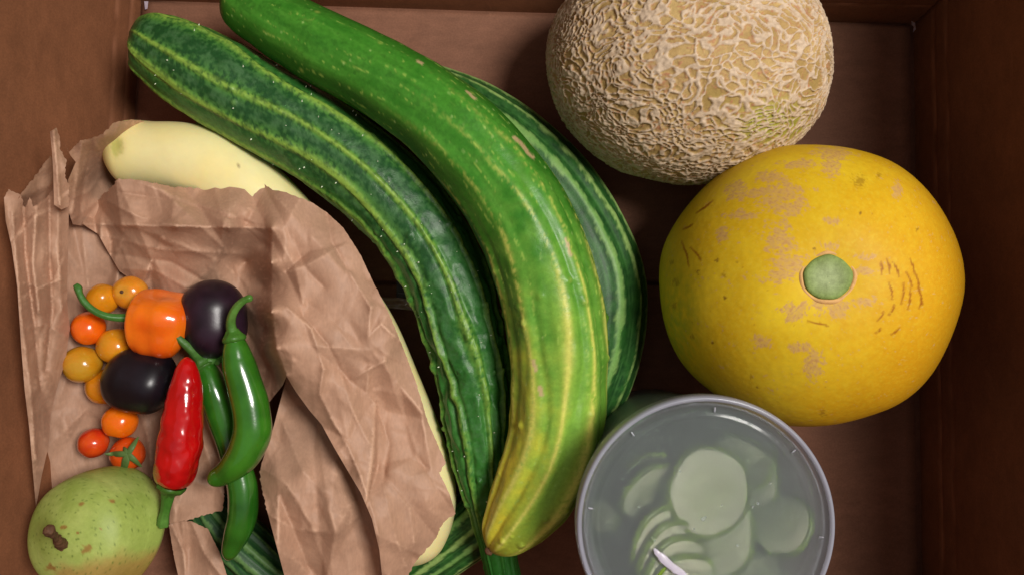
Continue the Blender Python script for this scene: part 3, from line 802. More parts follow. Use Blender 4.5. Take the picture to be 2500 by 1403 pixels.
def sq_disp(s, th, pos, r, L):
    px, py = to_px(pos)
    d = np.hypot(px - 284, (py - 358) / 1.4)
    return 0.0005 * noise(pos * 35, 97) - 0.0012 * np.exp(-(d / 16) ** 2) * (np.cos(th) > -0.3)
tube('body', sq_pts, 260, 90, M_squash, sq, cap0=0.75, cap1=0.8, disp=sq_disp, colf=sq_col)
for (a, b_) in (((275, 346), (255, 336)), ((278, 348), (260, 341))):
    tube('dried_fibre', [(a[0], a[1], .069, 1.1), ((a[0] + b_[0]) / 2, (a[1] + b_[1]) / 2 + 1, .070, 0.9), (b_[0], b_[1], .071, 0.4)], 8, 6, M_spine, sq)

# ------------------------------------------------------------------ melons
can = thing('netted_melon', 'round cantaloupe melon with coarse beige netting, against the top end of the box', 'melon')
cc = P(1672, 162, 0.067)
def net_fields(u):
    w = np.stack((noise(u * 4, 101), noise(u * 4, 103), noise(u * 4, 105)), -1) * 0.20
    w2 = np.stack((noise(u * 15, 107), noise(u * 15, 109), noise(u * 15, 110)), -1) * 0.035
    q = u + w + w2
    F1, F2, _ = voronoi(q * np.array((11.0, 11.0, 7.8)), 1)
    G1, G2, _ = voronoi(q * np.array((15.0, 19.0, 10.5)), 2)
    K1, K2, _ = voronoi(q * np.array((24, 24, 15)), 3)
    dens = 0.5 + 1.3 * noise(u * 1.9, 111) + 0.35 * u[..., 2] * -1
    tk = 0.17 + 0.06 * noise(u * 10, 113)
    prof = lambda d, t: np.sqrt(np.clip(1 - (d / t) ** 2, 0, 1))
    gap = sstep(-0.45, -0.05, noise(u * 13, 115))
    m = sstep(0.30, 0.62, dens + 0.45 * noise(u * 7, 116))
    a = prof(F2 - F1, tk * 1.15) * (0.75 + 0.25 * gap)
    b = prof(G2 - G1, tk * 1.35) * (0.7 + 0.3 * gap)
    c = prof(K2 - K1, 0.12) * sstep(-0.1, 0.3, noise(u * 16, 118))
    return a * (1 - m), b * m, c
def can_prep(u):
    a, b, c = net_fields(u)
    return np.clip(np.maximum(a + b, c * 0.42), 0, 1)
can_cache = {}
def can_disp(u, pos, nw):
    n = can_prep(u); can_cache['n'] = n
    return 0.0012 * n * (0.8 + 0.5 * noise(u * 30, 117)) + 0.0012 * noise(u * 2.5, 119) + 0.0001 * noise(u * 60, 121)
def can_col(u, pos, nw):
    n = can_cache['n']; n1 = fbm(u * 4, 3, 123); n2 = fbm(u * 40, 3, 125)
    px, py = to_px(pos)
    g = mix(lin(180, 152, 98), lin(160, 128, 80), np.clip(0.5 + n1, 0, 1))
    gr = np.exp(-(((px - 1890) / 90) ** 2 + ((py - 300) / 55) ** 2)) * (nw[..., 2] > -0.2)
    g = mix(g, lin(148, 146, 52), np.clip(gr * 1.2 + 0.25 * np.clip(n1, 0, 1), 0, 0.9))
    g = mix(g, lin(170, 112, 84), np.clip(sstep(0.02, 0.35, n) * sstep(0.75, 0.4, n) * 1.1, 0, 0.8) * np.clip(0.5 + n2, 0, 1))
    k = mix(lin(204, 182, 156), lin(182, 160, 134), np.clip(0.5 + 0.8 * n2 + 0.3 * n1, 0, 1))
    return mix(g, k, sstep(0.35, 0.75, n))
ball('rind', cc, (0.0685, 0.0655, 0.0785), (1, -0.12, 0.12), 760, 480, M_canta, can, disp=can_disp, colf=can_col)

mel = thing('yellow_melon', 'round yellow melon with tan scars and green stem scar facing up', 'melon')
mc = P(1956, 696, 0.080)
maxis = np.array((-0.215, 0.045, 0.96)); maxis /= np.linalg.norm(maxis)
patches = [(1905, 478, 62, 34), (1850, 470, 70, 14), (1800, 465, 34, 22), (1925, 505, 46, 24), (1905, 590, 34, 52), (1925, 640, 50, 30), (1900, 672, 44, 18), (2035, 375, 44, 22), (2030, 405, 22, 30), (1958, 400, 50, 12), (1985, 890, 26, 42), (1945, 845, 30, 13), (1862, 832, 26, 18),
           (2055, 752, 26, 20), (2030, 745, 14, 26), (2000, 745, 20, 22), (2112, 662, 26, 11), (2116, 735, 40, 10), (2110, 626, 26, 8), (2036, 540, 26, 10), (2020, 600, 20, 14), (1945, 758, 34, 22), (1765, 570, 16, 24), (1810, 525, 40, 12), (1880, 430, 40, 14), (2190, 465, 12, 22)]
scratch = [((2165, 632), (2172, 668)), ((2180, 640), (2195, 676)), ((2222, 632), (2232, 668)), ((2212, 664), (2226, 700)), ((2232, 660), (2246, 712)), ((2206, 690), (2200, 742)), ((2222, 704), (2216, 756)), ((2240, 700), (2252, 744)), ((2248, 730), (2244, 752)), ((2158, 760), (2142, 782)), ((2184, 742), (2170, 768)),
           ((2196, 800), (2176, 816)), ((2150, 800), (2138, 812)), ((1972, 783), (2022, 795)), ((1668, 560), (1690, 548)), ((1664, 590), (1682, 650)), ((1686, 605), (1712, 636)), ((1700, 520), (1740, 490)), ((2170, 690), (2178, 730)), ((2150, 640), (2152, 670))]
spots = [(2098, 442, 20), (2146, 428, 8), (1750, 637, 6), (1704, 665, 7), (1768, 672, 9), (1740, 835, 5), (1650, 690, 12), (1770, 726, 6), (1690, 820, 9), (1640, 640, 8), (1645, 745, 10), (1835, 918, 8), (1850, 945, 5), (1800, 640, 4), (2010, 1008, 10), (1988, 606, 5), (2100, 520, 4), (2240, 560, 5)]
def mel_disp(u, pos, nw):
    px, py = to_px(pos)
    lob = np.cos(np.arctan2(u[..., 1], u[..., 0]) * 7 + noise(u * 2, 131)) * (1 - np.abs(u[..., 2])) * 0.0007
    dim = -0.0035 * np.exp(-((np.arccos(np.clip(u[..., 2], -1, 1)) / 0.22) ** 2))
    return lob + dim + 0.0014 * noise(u * 1.6, 133) + 0.00006 * noise(u * 25, 135)
def mel_col(u, pos, nw):
    px, py = to_px(pos); front = (nw[..., 2] > -0.25)
    n1 = fbm(u * 2.0, 3, 141); n2 = fbm(u * 16, 4, 143); n3 = fbm(u * 55, 3, 145)
    c = mix(lin(218, 186, 36), lin(206, 166, 24), np.clip(0.5 + n1 + 0.25 * n2, 0, 1))
    c = mix(c, lin(224, 196, 66), np.clip(0.3 * n3, 0, 0.25))
    c = mix(c, lin(198, 140, 18), sstep(-0.45, 0.75, u @ np.array(WARM) + 0.12 * n2) * 0.9)  # darker orange right side: partly own colour, partly shade put into the colour
    c = mix(c, lin(206, 176, 40), np.clip(n3 * 0.5, 0, 0.35))
    gr = np.exp(-(((px - 1655) / 50) ** 2 + ((py - 800) / 150) ** 2)) * front
    c = mix(c, lin(150, 160, 40), gr * np.clip(0.55 + 0.7 * n2, 0, 1) * 0.85)
    b = np.zeros_like(px)
    for (x, y, rx, ry) in patches:
        b = np.maximum(b, 1.0 - np.sqrt(((px - x) / rx) ** 2 + ((py - y) / ry) ** 2) * 0.62)
    m = sstep(0.34, 0.60, b + 0.42 * n2 + 0.42 * n3) * front
    c = mix(c, lin(194, 154, 94), m * np.clip(0.72 + 0.5 * n3, 0.25, 0.9))
    m2 = sstep(0.25, 0.7, b + 0.3 * n2) * sstep(0.2, 0.5, n3) * front
    c = mix(c, lin(180, 128, 72), m2 * 0.5)
    for (p, q) in scratch:
        mid = ((p[0] + q[0]) / 2 + 3, (p[1] + q[1]) / 2)
        d, t = seg_dist(px, py, (p, mid, q))
        c = mix(c, lin(146, 84, 16), sstep(3.6, 1.2, d + 1.2 * n3) * front * (0.5 + 0.4 * np.sin(np.pi * t)))
    for (x, y, r) in spots:
        d = np.hypot(px - x, py - y)
        c = mix(c, lin(120, 84, 28), sstep(r, r * 0.2, d + r * 0.8 * n3) * front * (0.5 if r > 7 else 0.8))
    F1, F2, ID = voronoi(u * 14, 7)
    c = mix(c, lin(160, 112, 30), np.where(JIT[ID, 2] < 0.35, sstep(0.12, 0.03, F1), 0) * 0.5)
    return c
Xm, Ym, Am = frame_at(maxis)
wr = np.array((0.93, -0.28, 0.1)); WARM = tuple(np.array((wr @ Xm, wr @ Ym, wr @ Am)))
ball('rind', mc, (0.0768, 0.0770, 0.0780), maxis, 640, 330, M_melon, mel, disp=mel_disp, colf=mel_col)
# green stem scar: irregular disc with raised tan collar
sctr = mc + maxis * (0.0780 - 0.0041)
def scar_rad(th, r, h):
    k = 1 + 0.02 * np.sin(2 * th + 0.5) + 0.01 * np.sin(5 * th + 2) + 0.008 * np.sin(9 * th)
    return r * k, h + 0.0004 * np.sin(th * 4) * (r > 0.004)
prof = [(0.0001, 0.0012), (0.003, 0.0011), (0.006, 0.0013), (0.0085, 0.0017), (0.0098, 0.0016), (0.0104, 0.0006), (0.0106, -0.003)]
pc = np.array([mix(lin(150, 164, 116), lin(120, 140, 72), np.array(min(1, max(0, (p[0] - 0.004) / 0.006)))) for p in prof])
pc = np.repeat(pc[:, None, :], 96, 1)
lathe('stem_scar', prof, 96, M_scar, mel, sctr, maxis, scar_rad, pc.reshape(-1, 3))
cprof = [(0.0103, 0.0002), (0.0108, 0.0008), (0.0114, 0.0008), (0.0122, 0.0003), (0.0130, -0.0010)]
lathe('scar_collar', cprof, 96, mat_skin('corky_collar', rough=0.7, colour=lin(206, 158, 96), vary=0.25), mel, sctr, maxis, scar_rad)

# ------------------------------------------------------------------ pear
pear = thing('green_pear', 'plump green pear with brown stem in the corner of the box', 'pear')
pr_pts = [(352, 1290, .048, 108), (320, 1290, .056, 134), (280, 1290, .066, 147), (236, 1293, .078, 148), (196, 1297, .090, 136), (164, 1301, .099, 114), (140, 1305, .105, 84)]
def pr_disp(s, th, pos, r, L):
    return 0.0008 * noise(pos * 40, 151) - 0.002 * sstep(0.93, 1.0, s) * 0
def pr_col(s, th, pos, r, L):
    n1 = fbm(pos * 40, 4, 153); n2 = fbm(pos * 300, 3, 155)
    px, py = to_px(pos)
    c = mix(lin(156, 176, 84), lin(180, 196, 108), np.clip(0.5 + n1 + 0.2 * n2, 0, 1))
    c = mix(c, lin(118, 146, 56), sstep(1245, 1150, py + 60 * n1) * 0.35)
    c = mix(c, lin(168, 118, 62), sstep(1330, 1400, py + (px - 260) * 0.35 + 60 * n1) * 0.7)
    F1, F2, ID = voronoi(pos / 0.0026, 9)
    c = mix(c, lin(92, 112, 44), np.where(JIT[ID, 1] < 0.75, sstep(0.3, 0.1, F1), 0) * 0.75)
    for (x, y, r_) in ((198, 1228, 8), (273, 1222, 8), (210, 1340, 18), (128, 1383, 16), (152, 1330, 15), (245, 1290, 5), (190, 1300, 4), (155, 1285, 7)):
        d = np.hypot(px - x, (py - y) * 1.3)
        c = mix(c, lin(150, 96, 48), sstep(r_, r_ * 0.4, d + r_ * 0.7 * n2) * 0.75)
    return c
tube('body', pr_pts, 190, 150, M_pear, pear, cap0=0.8, cap1=0.55, disp=pr_disp, colf=pr_col, dens=0.6)
tube('stem', [(152, 1330, .106, 13), (145, 1322, .111, 11), (138, 1312, .116, 8), (128, 1302, .121, 9), (119, 1294, .125, 13), (114, 1290, .127, 10)], 40, 20, M_bark, pear, cap1=0.5,
     disp=lambda s, th, pos, r, L: 0.0009 * fbm(pos * 420, 3, 161))

# ------------------------------------------------------------------ tomatoes
GT = 'cherry tomatoes loose in the paper bag'
def tomato(px, py, z, rp, c1, label, axis=(0.2, 0.1, 1), scar=True, blush=None, seed=0, squash=0.95):
    r = rp * sc(z)
    t = thing('cherry_tomato', label, 'tomato', GT)
    c = P(px, py, z); a = np.asarray(axis, float); a /= np.linalg.norm(a)
    base = lin(*c1); bl = lin(*(blush or c1))
    def cf(u, pos, nw):
        n1 = noise(u * 1.4, 171 + seed); n2 = fbm(u * 12, 3, 173 + seed)
        k = mix(base, bl, np.clip(0.5 + 1.1 * n1, 0, 1)) * (1 + 0.06 * n2)[..., None]
        if scar: k = mix(k, lin(206, 160, 60), sstep(0.86, 0.97, u[..., 2]) * 0.4)
        return k
    ball('body', c, (r, r * 0.98, r * squash), a, 56, 40, M_tom, t,
         disp=lambda u, pos, nw: -r * 0.07 * np.exp(-((1 - u[..., 2]) / 0.05) ** 2) + r * 0.05 * noise(u * 1.3, seed), colf=cf)
    if scar:
        lathe('stem_scar', [(0.0001, 0.0003), (r * .06, 0.0003), (r * .1, 0.0001), (r * .12, -0.0006)], 12, M_bark, t, c + a * r * squash * 0.94, a)
    return t, c, r, a
tomato(252, 729, .062, 38, (232, 148, 22), 'amber tomato above the orange pepper\'s curved stem', (-0.8, -0.6, -0.2), seed=1, blush=(214, 140, 24))
tomato(319, 714, .060, 41, (226, 140, 26), 'amber tomato showing its stem dot, under the paper fold', (-0.1, 0.05, 1.0), seed=2, blush=(220, 150, 44))
tomato(216, 801, .062, 41, (244, 112, 18), 'bright orange tomato below the tip of the curved green stem', (-1.2, -0.35, 0.25), seed=3, blush=(238, 100, 14))
tomato(283, 844, .060, 45, (226, 144, 24), 'amber tomato between the orange pepper and the lower eggplant', (0.3, -1, -0.6), seed=4, blush=(214, 148, 34))
tomato(201, 889, .062, 45, (206, 140, 24), 'olive-amber tomato farthest out toward the bag side', (-0.2, -0.9, -0.8), seed=5, blush=(200, 150, 40))
tomato(254, 944, .054, 43, (226, 140, 18), 'amber tomato half hidden under the lower eggplant', (0, 0.3, -1), seed=6, blush=(214, 134, 24))
tomato(293, 1029, .058, 42, (244, 122, 16), 'orange tomato just below the lower eggplant', (-0.2, -0.95, 0.25), seed=7, blush=(240, 110, 14))
tomato(228, 1080, .056, 37, (204, 52, 22), 'small red-orange tomato without calyx above the pear', (0.9, -0.4, -0.5), seed=8, blush=(222, 80, 22))
t9, c9, r9, a9 = tomato(312, 1107, .057, 41, (214, 76, 20), 'red-orange tomato with green star calyx above the pear', (0.05, 0.12, 1), scar=False, seed=9, blush=(216, 84, 18))
cal = None
for k, (dx, dy, ln) in enumerate(((-56, 0, 1), (26, -42, 1), (34, 32, 1), (-18, 40, 1), (-8, 46, 0.8), (-14, -18, .6))):
    zt = c9[2] + r9
    ang = math.atan2(dy, dx)
    pts = [(312, 1107, zt + .0008, 7), (312 + dx * .35, 1107 + dy * .35, zt + .0008, 7.5), (312 + dx * .75, 1107 + dy * .75, zt - .0022, 5), (312 + dx, 1107 + dy, zt - .004 + (.004 if k == 0 else 0), 1.2)]
    tube('calyx_leaf', pts, 18, 10, mat_skin('calyx_green', rough=0.55, colour=lin(84, 112, 56), vary=0.25) if k == 0 else bpy.data.materials['calyx_green'], t9, cap0=0.4, flat=0.35)

# ------------------------------------------------------------------ peppers and eggplants
def plain(c, c2=None, seed=0, k=60):
    c = lin(*c); c2 = lin(*c2) if c2 else c * 0.8
    return lambda s, th, pos, r, L: mix(c, c2, np.clip(0.5 + fbm(pos * k, 3, seed) * 0.9, 0, 1))

def calyx_disp(s, th, pos, r, L):
    return r * ((0.12 * np.cos(5 * th) + 0.08 * np.cos(8 * th + 1)) * sstep(0.3, 1, s) + 0.10 * noise(pos * 350, 199))

# orange habanero-like pepper
hab = thing('orange_pepper', 'squat orange pepper with long curled green stem', 'pepper')
hb_pts = [(323, 782, .068, 52), (334, 783, .068, 68), (360, 785, .068, 77), (398, 790, .068, 78), (432, 797, .068, 75), (456, 803, .067, 60), (468, 806, .066, 38)]
def hb_disp(s, th, pos, r, L):
    return r * (0.07 * np.cos(4 * th + 0.9 + 1.2 * s) * sstep(0.0, 0.35, s) + 0.05 * noise(pos * 70, 181) - 0.015 * np.cos(s * 15) * (0.5 + 0.5 * np.cos(th * 2)))
tube('body', hb_pts, 90, 80, M_shiny, hab, cap0=0.4, cap1=0.55, disp=hb_disp, colf=plain((236, 92, 12), (246, 122, 22), 3, 45))
tube('calyx', [(342, 776, .070, 16), (332, 775, .070, 22), (325, 774, .071, 19), (318, 773, .071, 12)], 16, 30, M_stem, hab, disp=calyx_disp, colf=plain((70, 110, 44), None, 5), cap0=0.3)
tube('stem', [(326, 774, .071, 12), (300, 775, .074, 10), (262, 771, .078, 8.5), (228, 756, .080, 8), (205, 735, .081, 8), (194, 715, .081, 7.5), (190, 702, .080, 9), (186, 698, .079, 8)], 60, 16, M_stem, hab, cap1=0.4, colf=plain((52, 104, 40), (70, 124, 52), 6),
     disp=lambda s, th, pos, r, L: 0.0002 * np.cos(5 * th))

GE = 'small black eggplants in the paper bag'
e1 = thing('small_eggplant', 'glossy black egg-shaped eggplant standing by the fold above the green peppers', 'eggplant', GE)
eg_pts = [(513, 683, .062, 74), (516, 715, .062, 77), (520, 760, .062, 78), (525, 810, .062, 77), (530, 850, .061, 75), (534, 872, .060, 73)]
tube('body', eg_pts, 80, 72, M_egg, e1, cap0=1.05, cap1=1.05, capp=0.44, colf=plain((26, 16, 24), (46, 28, 42), 7), disp=lambda s, th, pos, r, L: r * 0.02 * noise(pos * 50, 183))
for k, (dx, dy) in enumerate(((-34, 10), (-26, -14), (14, -22), (30, -2), (4, 14))):
    tube('calyx_leaf', [(530, 876, .066, 8), (530 + dx * .6, 876 + dy * .6, .069, 9), (530 + dx, 876 + dy, .070, 2)], 12, 10, M_stem, e1, flat=0.4, cap0=0.4, colf=plain((62, 112, 40), (86, 140, 60), 8))
e2 = thing('small_eggplant', 'black eggplant lying sideways against the red pepper', 'eggplant', GE)
eg2 = [(260, 913, .068, 72), (290, 920, .068, 76), (330, 927, .068, 78), (372, 934, .068, 77), (404, 941, .067, 75), (426, 946, .066, 73)]
tube('body', eg2, 80, 72, M_egg, e2, cap0=0.9, cap1=0.7, capp=0.42, colf=plain((16, 13, 18), (26, 20, 28), 9), disp=lambda s, th, pos, r, L: r * (0.02 * noise(pos * 60, 185) + 0.012 * np.cos(6 * th)))
tube('blossom_scar', [(264, 905, .070, 7), (258, 903, .070, 8), (254, 902, .070, 4)], 8, 10, M_bark, e2, cap1=0.5)

red = thing('red_pepper', 'glossy red chilli pepper pointing up with green stem at its lower end', 'pepper')
rd_pts = [(455, 870, .084, 12), (456, 890, .084, 22), (455, 920, .084, 33), (452, 965, .084, 41), (448, 1010, .084, 47), (444, 1050, .084, 49), (438, 1090, .084, 51), (430, 1135, .084, 50), (422, 1170, .083, 44), (416, 1192, .083, 34)]
def rd_disp(s, th, pos, r, L):
    return r * (0.06 * noise(np.stack((np.cos(th), np.sin(th), s * 7), -1), 191) + 0.06 * noise(pos * 120, 193) + 0.035 * noise(pos * 260, 194) + 0.05 * np.cos(3 * th + 1) * sstep(.5, 1, s))
tube('body', rd_pts, 140, 80, M_shiny, red, cap0=1.0, cap1=0.5, disp=rd_disp, colf=plain((172, 4, 10), (198, 10, 12), 10))
tube('calyx', [(420, 1183, .084, 34), (417, 1192, .084, 33), (414, 1200, .084, 22), (411, 1210, .084, 14)], 16, 36, M_stem, red, disp=calyx_disp, colf=plain((66, 108, 36), None, 11))
tube('stem', [(412, 1202, .084, 17), (408, 1226, .083, 13), (403, 1250, .082, 11), (399, 1270, .081, 13), (398, 1284, .080, 14)], 40, 18, M_stem, red, cap1=0.35, colf=plain((62, 112, 36), (92, 138, 58), 12), disp=lambda s, th, pos, r, L: 0.0004 * np.cos(5 * th))

GP = 'long green chilli peppers in the paper bag'
g2 = thing('green_pepper', 'long straight green chilli pepper passing under the curved one', 'pepper', GP)
g2_pts = [(494, 884, .066, 18), (502, 900, .066, 27), (518, 940, .066, 36), (540, 1000, .065, 38), (562, 1070, .063, 36), (580, 1140, .062, 34), (593, 1200, .062, 35), (592, 1260, .062, 35), (576, 1310, .062, 30), (562, 1345, .062, 21), (556, 1366, .061, 13)]
gcol = plain((34, 88, 20), (50, 112, 28), 13)
tube('body', g2_pts, 200, 64, M_shiny, g2, cap0=0.6, cap1=1.2, disp=lambda s, th, pos, r, L: r * 0.05 * noise(pos * 60, 195), colf=gcol)
tube('calyx', [(505, 902, .067, 24), (496, 888, .067, 26), (490, 878, .068, 17), (484, 870, .068, 11)], 14, 30, M_stem, g2, disp=calyx_disp, colf=plain((62, 108, 38), None, 14), cap0=0.3)
tube('stem', [(490, 880, .068, 13), (470, 856, .073, 11), (442, 830, .077, 9), (415, 808, .080, 8), (398, 798, .081, 9), (390, 796, .081, 7)], 40, 16, M_stem, g2, cap1=0.4, colf=plain((56, 98, 36), (82, 124, 56), 15), disp=lambda s, th, pos, r, L: 0.0002 * np.cos(5 * th))
g1 = thing('green_pepper', 'curved green chilli pepper with hooked tip, lying on top of the other', 'pepper', GP)
g1_pts = [(571, 822, .083, 20), (574, 838, .084, 27), (582, 880, .084, 37), (598, 940, .084, 42), (613, 1000, .084, 44), (616, 1050, .084, 46), (602, 1096, .084, 44), (575, 1132, .084, 36), (545, 1156, .083, 28), (522, 1168, .083, 22), (512, 1172, .082, 17)]
tube('body', g1_pts, 200, 64, M_shiny, g1, cap0=0.6, cap1=0.9, disp=lambda s, th, pos, r, L: r * 0.05 * noise(pos * 60, 197), colf=plain((40, 98, 20), (58, 122, 28), 16))
tube('calyx', [(575, 838, .085, 25), (571, 822, .085, 27), (569, 812, .085, 18), (568, 802, .085, 12)], 14, 30, M_stem, g1, disp=calyx_disp, colf=plain((66, 116, 38), None, 17), cap0=0.3)
tube('stem', [(569, 816, .085, 14), (564, 790, .087, 11.5), (569, 765, .090, 10), (584, 743, .092, 9), (600, 731, .093, 8), (612, 727, .093, 8), (617, 726, .093, 5)], 44, 16, M_stem, g1, cap1=0.4, colf=plain((62, 112, 38), (92, 136, 58), 18), disp=lambda s, th, pos, r, L: 0.0002 * np.cos(5 * th))

# ------------------------------------------------------------------ tub of cucumber pickles
TZ_ = 0.140
tc_ = P(1724, 1283, TZ_)
def mat_frost(name, colour, opac, rough=0.3, bump=0.0):
    m, nt, b, out = mat_new(name)
    f = n_noise(nt, 60, 4)
    nt.links.new(n_scale(nt, colour, n_range(nt, f, 0.92, 1.08)), b.inputs['Base Color'])
    b.inputs['Roughness'].default_value = rough; b.inputs['Coat Weight'].default_value = 0.3; b.inputs['Coat Roughness'].default_value = 0.1
    t = nt.nodes.new('ShaderNodeBsdfTransparent'); mx = nt.nodes.new('ShaderNodeMixShader')
    t.inputs[0].default_value = (0.94, 0.97, 0.96, 1)
    mx.inputs[0].default_value = opac
    nt.links.new(t.outputs[0], mx.inputs[1]); nt.links.new(b.outputs[0], mx.inputs[2]); nt.links.new(mx.outputs[0], out.inputs[0])
    if bump: n_bump(nt, b, n_noise(nt, 45, 3), bump, 0.002)
    return m
M_tub = mat_frost('tub_plastic', lin(176, 180, 190), 0.55)
M_rim = mat_frost('lid_rim_plastic', lin(166, 168, 182), 0.66, 0.3)
M_lid = mat_frost('lid_plastic', lin(158, 164, 168), 0.24, 0.14, 0.4)
def add_frost_blur(m, share):
    nt = m.node_tree
    t = [n for n in nt.nodes if n.type == 'BSDF_TRANSPARENT'][0]; mx = [n for n in nt.nodes if n.type == 'MIX_SHADER'][0]
    r = nt.nodes.new('ShaderNodeBsdfRefraction'); r.inputs['Roughness'].default_value = 0.32; r.inputs['IOR'].default_value = 1.18
    m2 = nt.nodes.new('ShaderNodeMixShader'); m2.inputs[0].default_value = share
    nt.links.new(t.outputs[0], m2.inputs[1]); nt.links.new(r.outputs[0], m2.inputs[2]); nt.links.new(m2.outputs[0], mx.inputs[1])
add_frost_blur(M_lid, 0.86)
tub = thing('pickle_tub', 'round translucent plastic tub with lid, full of pickle slices in brine', 'tub')
mm = 0.001
lathe('tub_wall', [(44*mm, -138*mm), (46*mm, -136*mm), (57.2*mm, -8*mm), (57.6*mm, -4*mm), (56.8*mm, -4*mm), (56.2*mm, -8*mm), (45.2*mm, -135*mm), (43*mm, -136*mm), (0.1*mm, -136*mm)], 96, M_tub, tub, tc_)
lathe('lid_rim', [(60.4*mm, -10*mm), (61.2*mm, -9*mm), (61.4*mm, -3*mm), (61.1*mm, -1.0*mm), (60.5*mm, 0.2*mm), (59.8*mm, 0.4*mm), (59.1*mm, 0.1*mm), (58.5*mm, -0.7*mm)], 160, M_rim, tub, tc_)
lathe('lid_groove', [(58.5*mm, -0.7*mm), (57.0*mm, -2.6*mm), (55.2*mm, -3.9*mm), (54.0*mm, -4.2*mm)], 160, M_lid, tub, tc_)
def lid_r(th, r, h):
    return r, h + 0.0002 * np.sin(th * 3 + r * 300) * (r > 0.004)
lid = lathe('lid_panel', [(54.0*mm, -4.2*mm), (52.6*mm, -4.6*mm), (51.5*mm, -3.9*mm), (50.4*mm, -4.2*mm)] + [(x*mm, -4.3*mm + 0.25*mm*math.cos(x / 9)) for x in np.linspace(49, 0.1, 16)], 128, M_lid, tub, tc_, rad=lid_r)
M_nub = mat_frost('lid_nub', lin(215, 215, 228), 0.4, 0.2)
for (x, y) in ((1745, 1001), (1546, 1060), (1444, 1240), (1936, 1102), (2003, 1310)):
    q = P(x, y, TZ_ - 0.0022); v = q - tc_; v[2] = 0; v /= np.linalg.norm(v)
    px0 = [x, y]; a = P(x, y, TZ_ - .0022) - v * 0.0008; b_ = P(x, y, TZ_ - .0022) + v * 0.0016
    A_ = to_px(a); B_ = to_px(b_)
    tube('lid_nub', [(A_[0], A_[1], TZ_ - .0034, 1.6), ((A_[0]+B_[0])/2, (A_[1]+B_[1])/2, TZ_ - .0026, 2.6), (B_[0], B_[1], TZ_ - .0018, 1.6)], 8, 8, M_nub, tub, cap0=.5, cap1=.5)
# crinkled lid crease, coloured pale to paint in the lamp's reflection
tube('lid_crease_glint', [(1596, 1338, TZ_ - .0036, 4), (1612, 1356, TZ_ - .0030, 9), (1636, 1378, TZ_ - .0028, 10), (1668, 1402, TZ_ - .0028, 9), (1700, 1430, TZ_ - .003, 5)], 30, 12, mat_frost('lid_crease_glint_plastic', lin(226, 218, 236), 0.6, 0.12), tub, cap0=.6, cap1=.6, flat=0.4,
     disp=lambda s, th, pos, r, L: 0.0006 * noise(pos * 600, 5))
# brine
mb, nt, b, out = mat_new('brine'); nt.nodes.remove(b)
vol = nt.nodes.new('ShaderNodeVolumePrincipled'); vol.inputs['Color'].default_value = (*lin(172, 196, 172), 1); vol.inputs['Density'].default_value = 32
vol.inputs['Anisotropy'].default_value = 0.2
nt.links.new(vol.outputs[0], out.inputs['Volume'])
tr = nt.nodes.new('ShaderNodeBsdfTransparent'); nt.links.new(tr.outputs[0], out.inputs[0])
lathe('brine', [(0.1*mm, -134*mm), (44.8*mm, -134*mm), (55.4*mm, -12*mm), (55.2*mm, -11*mm), (0.1*mm, -11*mm)], 96, mb, tub, tc_)

GS = 'pickle slices inside the tub'
M_flesh = mat_skin('pickle_flesh', rough=0.3, vary=0.12, vscale=110, sub=0.0, bump=0.1)
M_rind = mat_skin('pickle_rind', rough=0.3, colour=lin(104, 130, 36), vary=0.2, vscale=120)
def slice_(px, py, z, rp, axis, label, th=3.6, ell=1.0):
    r = rp * sc(z); t = thing('pickle_slice', label, 'pickle', GS); c = P(px, py, z)
    rad = lambda a, rr, h: (rr * (1 + 0.04 * np.sin(2 * a + px) + 0.02 * np.sin(5 * a)), h + 0.0006 * np.sin(2 * a) * rr / r)
    NR, NA = 22, 72
    q = np.linspace(0.01, 0.88, NR); aa = np.linspace(0, 2 * np.pi, NA, endpoint=False)
    prof = [(r * k, th/2*mm) for k in q] + [(r * .88, -th/2*mm), (r * .01, -th/2*mm)]
    Q, A2 = np.meshgrid(np.r_[q, .88, .01], aa, indexing='ij')
    pp = np.stack((Q * np.cos(A2) * 3, Q * np.sin(A2) * 3, 0 * Q + px * 0.01), -1)
    core = sstep(0.62, 0.5, Q + 0.06 * noise(pp, 201))                # wet seedy middle, paler ring of flesh outside it
    cf = mix(lin(222, 226, 190), lin(172, 184, 128), core * (0.55 + 0.3 * noise(pp * 2, 203)))
    lobe = np.exp(-((np.mod(A2 + 0.3 * noise(pp, 205), 2 * np.pi / 3) - 1.05) / 0.09) ** 2) * core
    cf = mix(cf, lin(214, 220, 180), lobe * 0.7)
    for k in range(18):
        a0 = k * 2 * np.pi / 18 + 0.15 * math.sin(k * 7 + px); r0 = 0.34 + 0.1 * math.sin(k * 3.7)
        d = np.hypot((Q * np.cos(A2) - r0 * math.cos(a0)), (Q * np.sin(A2) - r0 * math.sin(a0)))
        cf = mix(cf, lin(236, 232, 200), sstep(0.06, 0.02, d) * 0.9)
    lathe('flesh', prof, NA, M_flesh, t, c, axis, rad, cf.reshape(-1, 3))
    lathe('rind', [(r * .88, th/2*mm), (r * .96, th/2*mm * .9), (r, 0), (r * .96, -th/2*mm * .9), (r * .88, -th/2*mm)], 48, M_rind, t, c, axis, rad)
    return t
fan = 'pale pickle slice with green rind in the overlapping fan inside the tub'
slice_(1726, 1196, .121, 112, (0.12, 0.05, 1), 'largest pale pickle slice lying flat in the middle of the tub')
slice_(1704, 1290, .114, 132, (-0.15, 0.1, 1), 'broad pickle slice lying just under the largest one')
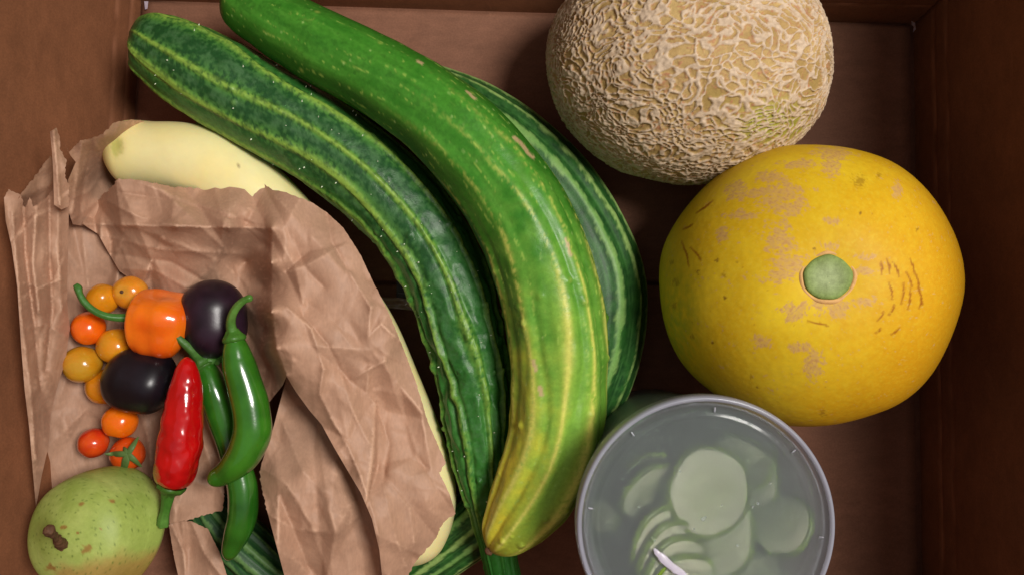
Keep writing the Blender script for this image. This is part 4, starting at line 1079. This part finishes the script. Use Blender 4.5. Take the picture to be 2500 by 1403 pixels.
slice_(1618, 1320, .118, 104, (0.55, -0.35, 1), 'first slice of the pickle fan, lowest under the other three')
slice_(1632, 1352, .121, 100, (0.55, -0.4, 1), 'second slice of the pickle fan, counted from the largest slice')
slice_(1644, 1388, .123, 98, (0.55, -0.4, 1), 'third slice of the pickle fan, partly under the topmost one')
slice_(1660, 1424, .125, 96, (0.5, -0.4, 1), 'topmost slice of the pickle fan, beneath the lid crease')
slice_(1590, 1196, .112, 92, (0.5, -0.6, 1), 'dim deep pickle slice toward the cucumber side of the tub')
slice_(1905, 1275, .116, 84, (-0.75, 0.55, 0.55), 'pickle slice tilted on edge by the tub wall facing the box side')
slice_(1800, 1150, .106, 100, (-0.5, -0.2, 1), 'dim pickle slice sunk behind the largest one')
slice_(1810, 1390, .110, 104, (0.3, 0.3, 1), 'sunken pickle slice near the lower edge of the tub')
slice_(1478, 1252, .104, 40, (-0.6, 0.2, 0.6), 'small yellow-green pickle end near the tub wall by the cucumber tip', th=7)
slice_(1845, 1130, .112, 62, (-0.9, 0.5, 0.35), 'thin pickle strip standing on edge behind the largest slice', th=3)
slice_(1575, 1120, .108, 58, (0.2, -1.0, 0.45), 'pickle slice standing on edge near the tub rim by the ripening cucumber', th=3)
M_bub = mat_frost('bubble_film', lin(210, 215, 220), 0.25, 0.05)
bm = bmesh.new(); rr = random.Random(4)
for (x, y, r_) in ((1716, 1266, .0011), (1722, 1261, .0006), (1598, 1318, .0007), (1592, 1312, .0005), (1762, 1232, .0005), (1850, 1228, .0007), (1838, 1236, .0005), (1660, 1150, .0006), (1800, 1330, .0008), (1560, 1236, .0006), (1880, 1180, .0005), (1694, 1290, .0005)):
    bmesh.ops.create_icosphere(bm, subdivisions=2, radius=r_, matrix=Matrix.Translation(Vector(P(x, y, TZ_ - .0038))))
me = bpy.data.meshes.new('bubbles'); bm.to_mesh(me); bm.free(); me.materials.append(M_bub)
me.polygons.foreach_set('use_smooth', [True] * len(me.polygons))
ob = bpy.data.objects.new('bubbles', me); COL.objects.link(ob); ob.parent = tub; ob['kind'] = 'stuff'
